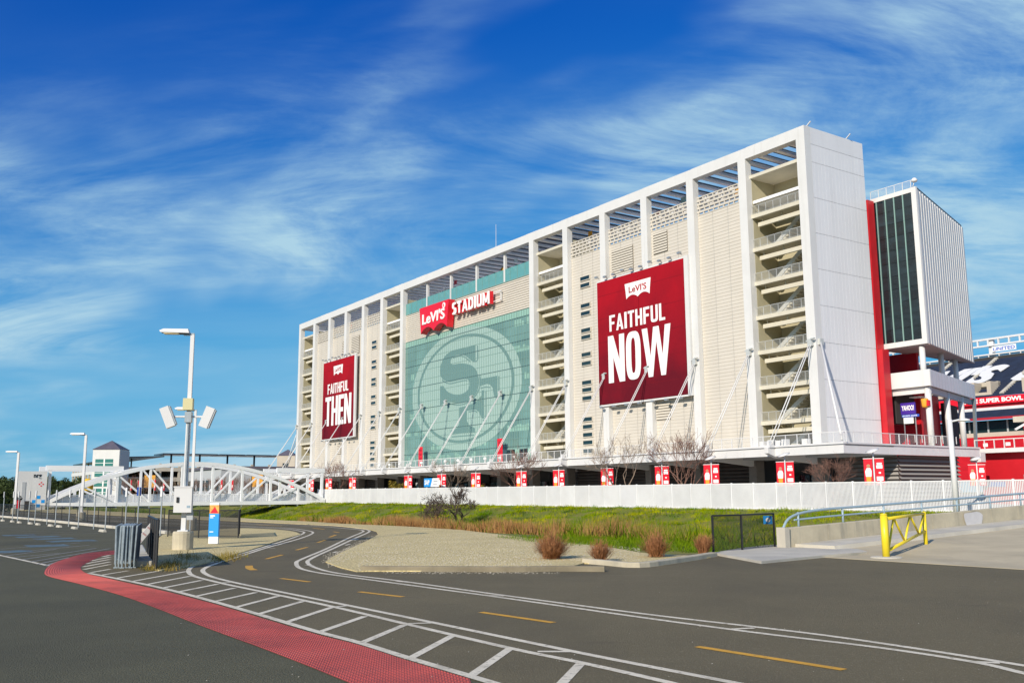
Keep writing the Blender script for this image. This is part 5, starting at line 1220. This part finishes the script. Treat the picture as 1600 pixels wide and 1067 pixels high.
# reddish bare trees behind the bridge
for i, (px, d, sc) in enumerate(((192,170,.9),(212,185,1.0),(226,175,.9),(252,180,.85),(268,190,.9),(300,180,.85),(322,185,.85),(340,175,.9),(358,185,.9),(375,180,.9),(388,190,.85),(412,180,.7),(430,185,.7))):
    P = CAM + ray(px,760)*(d/ray(px,760).y); plant(bt[i % 2], 'reddish bare tree in the grove behind the bridge, %s from the left' % ORD[i], 'tree', Vector((P.x,P.y,.3)), i*.9, 'bare trees behind the bridge', sc=sc)
# leafy trees
def leafy(seed, rx, rz, zc, n, lm, size):
    R = random.Random(seed); m = MB()
    cl_ = [(Vector((R.gauss(0,.45)*rx, R.gauss(0,.45)*rx, zc+R.gauss(0,.42)*rz)), R.uniform(.22,.42)*rx) for _ in range(26)]
    for i in range(n):
        c_, r = R.choice(cl_); d = Vector((R.gauss(0,1),R.gauss(0,1),R.gauss(0,1))).normalized()*r*R.uniform(.6,1.05)
        p = c_+d; a = Vector((R.gauss(0,1),R.gauss(0,1),R.gauss(0,1))).normalized(); b = a.orthogonal().normalized(); s_ = size*R.uniform(.6,1.4)
        m.add([p-a*s_, p+b*s_*.5, p+a*s_, p-b*s_*.5], [(0,1,2,3)])
    t = MB().tube((0,0,-.2),(0,0,zc),.04*rx+.08,.05,7)
    for i in range(6):
        c_ = cl_[i][0]; t.tube((0,0,zc*.5),tuple(c_),.07,.03,5)
    return t.mesh('trunk', bark), m.mesh('crown', lm)
lt = [leafy(1,3.0,3.6,4.6,5200,leaf,.22), leafy(2,2.6,3.0,3.8,4600,leaf,.2), leafy(3,1.5,1.3,1.6,2600,leaf_y,.13)]
def plant2(me, label, at, rz, group, sc=1, name='leafy_tree', cat='tree'):
    t = thing(name, label, cat, at, rz, group); t.scale = (sc,)*3; ob('trunk', me[0], t); ob('crown', me[1], t)
tl = [(-14,118,.62,0,'at the left picture edge, larger of the nearest pair'),(5,125,.62,1,'behind the farthest lamp post'),(21,150,.75,0,'just left of the white gateway block'),(48,190,.85,0,'above the gateway block'),(68,210,.82,1,'over the right edge of the gateway block'),(84,215,.95,0,'before the garage wing, tallest of the row'),(100,205,.85,1,'under the middle of the garage canopy'),(116,210,.9,0,'left of the lamp post by the bridge'),(92,160,.55,1,'low between the gateway and the yellow drum'),(130,200,.7,1,'right of the lamp post, above the yellow drum'),(34,140,.5,0,'low against the gateway\'s left side')]
for i, (px, d, sc, k, lab) in enumerate(tl):
    P = CAM + ray(px,770)*(d/ray(px,770).y); plant2(lt[k], 'dark green leafy tree '+lab, Vector((P.x,P.y,-.5)), i*1.7, 'green trees beyond the left bridge end', sc)
for i, (px, y, sc, lab) in enumerate(((617,-6,1.3,'rounded yellow green shrub under the deck left of the entrance'),(584,-7,.8,'low yellow green shrub under the deck below the left stair bay'),(755,-12,.9,'small green shrub under the deck at the glass entrance'))):
    plant2(lt[2], lab, at_y(px, y), i, 'plaza shrubs', sc, 'shrub', 'shrub')

# ---- dry shrubs at the gravel's edge
def dry_shrub(seed, r, h, n, lmax=1.1):
    R = random.Random(seed); m = MB()
    for i in range(n):
        a = R.uniform(0,2*pi); lean = R.uniform(0,1)**.65*lmax; d = Vector((cos(a)*sin(lean), sin(a)*sin(lean), cos(lean)))
        b0 = Vector((R.gauss(0,.12)*r, R.gauss(0,.12)*r, 0)); ln = h*R.uniform(.6,1.05)*(1-.15*lean); w = R.uniform(.004,.009); s_ = Vector((-sin(a),cos(a),0))*w
        kk_ = d.cross(Vector((R.gauss(0,1),R.gauss(0,1),R.gauss(0,1)))).normalized()*.12*ln
        p1 = b0+d*ln*.55+kk_*.4; p2 = b0+d*ln+kk_
        m.add([b0-s_,b0+s_,p1+s_,p1-s_,p2], [(0,1,2,3),(3,2,4)])
        for j in range(3):
            q = b0.lerp(p2, R.uniform(.45,.95)); e = q+(d+Vector((R.gauss(0,.6),R.gauss(0,.6),R.gauss(0,.5)))).normalized()*ln*.25; m.add([q-s_*.8,q+s_*.8,e], [(0,1,2)])
    return m
for i, (px, py, r, h, lab) in enumerate(((862,872,.75,.82,'largest round rust brown dry shrub on the gravel'),(938,876,.5,.62,'small rust brown dry shrub right of the largest one'),(1025,869,.6,.75,'rust brown dry shrub in front of the green weeds'),(1100,865,.45,.62,'rust brown dry shrub touching the short black fence'))):
    t = thing('dry_shrub', lab, 'shrub', G(px,py,.05), 0, 'rust brown dry shrubs'); dry_shrub(40+i*7, r, h, (900,380,560,420)[i], (1.2,.95,1.1,.8)[i]).build('twigs', dry, t)
    MB().tube((0,0,-.05),(0,0,.15),.03,.02,6).build('stem', bark, t)

# ---- ground cover: grass on the far bank, reeds and weeds along the creek
def cover(name, label, cat, m_, n, fx, hgt, wid, seed, lean=.5, tz_=True, blades=3):
    R = random.Random(seed); m = MB(); c_ = 0
    while c_ < n:
        r_ = fx(R)
        if r_ is None: continue
        x, y, sc = r_; P = S(x, y, tz(x, y)-.05); c_ += 1
        for b in range(blades):
            a = R.uniform(0,2*pi); w = wid*R.uniform(.6,1.3); s_ = Vector((cos(a)*w, sin(a)*w, 0)); o_ = P+Vector((R.gauss(0,.12),R.gauss(0,.12),0))
            tip = o_+Vector((R.gauss(0,1)*lean, R.gauss(0,1)*lean, 1)).normalized()*hgt*sc*R.uniform(.5,1.2); m.add([o_-s_,o_+s_,tip], [(0,1,2)])
    o = m.build(name, m_); tag(o, label, cat, kind='stuff'); return o
clump = lambda x, y: .5+.5*sin(x*.63+1.7*sin(y*.41))*sin(y*.83+1.3*sin(x*.29))
def f_grass(R):
    x = 60-R.random()**1.15*165; y = R.uniform(-44,-23.2); return (x, y, .5+.9*clump(x,y))
cover('bank_grass', 'green grass covering the far creek bank below the fence', 'grass', grass, 52000, f_grass, .34, .022, 1)
def f_reed(R):
    x = R.uniform(2,37); y = -62.4+abs(R.gauss(0,1))*2.6
    if clump(x*1.4,y*1.1) < .2: return None
    return (x, y, (.45+.65*clump(x*.8+3,y))*(1+.1*max(0,min(8,y+62)))*(.55 if x < 14 else 1))
cover('creek_reeds', 'dry brown reeds along the near edge of the creek', 'reeds', reed, 14000, f_reed, 1.0, .016, 2, .22)
def f_weed(R):
    x = R.uniform(-75,47); y = R.uniform(-62.5,-42)
    if clump(x*.9+5,y) < .42 and x < 22: return None
    return (x, y, .5+.9*clump(x+9,y*1.3)+(.25 if x > 22 else 0))
cover('creek_weeds', 'green weeds growing in the creek bed and by the black fence', 'weeds', weed, 15000, f_weed, .75, .03, 3, .6)
def f_yw(R):
    x = R.gauss(37,3.2); y = R.gauss(-60,2.2)
    return (x, y, 1+.6*clump(x,y)) if y > -63 else None
cover('yellow_weeds', 'yellow green tall weeds left of the short black fence', 'weeds', leaf_y, 700, f_yw, .75, .02, 4, .45)
def f_edge(R):
    p = R.choice([(288,868),(262,884),(252,886),(275,880),(300,872),(345,872),(352,870),(360,867),(246,886)]); P = G(p[0]+R.gauss(0,9), p[1]+R.gauss(0,1.6), .06); x, y = loc(P); return (x, y, R.uniform(.4,1.1))
cover('island_weeds', 'small green and straw weeds on the gravel island', 'weeds', leaf_y, 700, f_edge, .3, .012, 5, .6)
def f_dry(R):
    x = 34.5+R.random()*12.5; y = -69+R.random()*6.4
    return (x, y, R.uniform(.4,1)) if y > -68.4+.9*abs(x-41)*.3 else None
cover('verge_weeds', 'low green weeds round the dry shrubs', 'weeds', weed, 2600, f_dry, .34, .016, 6, .7)
# loose stones on the gravel and grit on the asphalt
R = random.Random(8); m = MB(); stone = [(1,0,0),(-1,0,0),(0,1,0),(0,-1,0),(0,0,.7)]
for i in range(9000):
    px = R.uniform(505,1000); py = R.uniform(832,891)
    if px < 560 and py > 890-(px-505)*.4+0: continue
    if px < 600 and py < 862-(px-520)*.3 or (px < 512 and py > 872): continue
    if py < 826+max(0,(px-700))*.1: continue
    if px > 862 and py > 876: continue
    P = G(px, py, .035); s_ = R.uniform(.008,.022); a = R.uniform(0,pi)
    v_ = [P+Vector(((q[0]*cos(a)-q[1]*sin(a))*s_*R.uniform(.7,1.3), (q[0]*sin(a)+q[1]*cos(a))*s_, q[2]*s_)) for q in stone]; m.add(v_, [(0,2,4),(2,1,4),(1,3,4),(3,0,4)])
for i in range(1500):                                  # stones spilt over the edges
    a_, b_ = R.choice((((557,891),(509,876)),((509,876),(542,857)),((542,857),(585,836)),((600,894.5),(870,895)),((470,834),(400,855)),((400,855),(322,878)),((322,878),(250,889)))); t = R.random()
    P = G(a_[0]+(b_[0]-a_[0])*t+R.gauss(0,3.5), a_[1]+(b_[1]-a_[1])*t+R.gauss(0,.9), .012); s_ = R.uniform(.008,.02)
    m.add([P+Vector(q)*s_ for q in stone], [(0,2,4),(2,1,4),(1,3,4),(3,0,4)])
tag(m.build('loose_gravel', mat('pebble', (.48,.43,.33), .9, .3, 30)), 'loose pale gravel stones on the verge', 'gravel', kind='stuff')
m = MB()
for i in range(90):
    P = G(R.uniform(250,1600), R.uniform(895,1067), .014); s_ = R.uniform(.004,.010); m.add([P+Vector(q)*s_ for q in stone], [(0,2,4),(2,1,4),(1,3,4),(3,0,4)])
tag(m.build('road_grit', mat('grit', (.42,.39,.33), .9)), 'scattered pale grit on the asphalt', 'grit', kind='stuff')
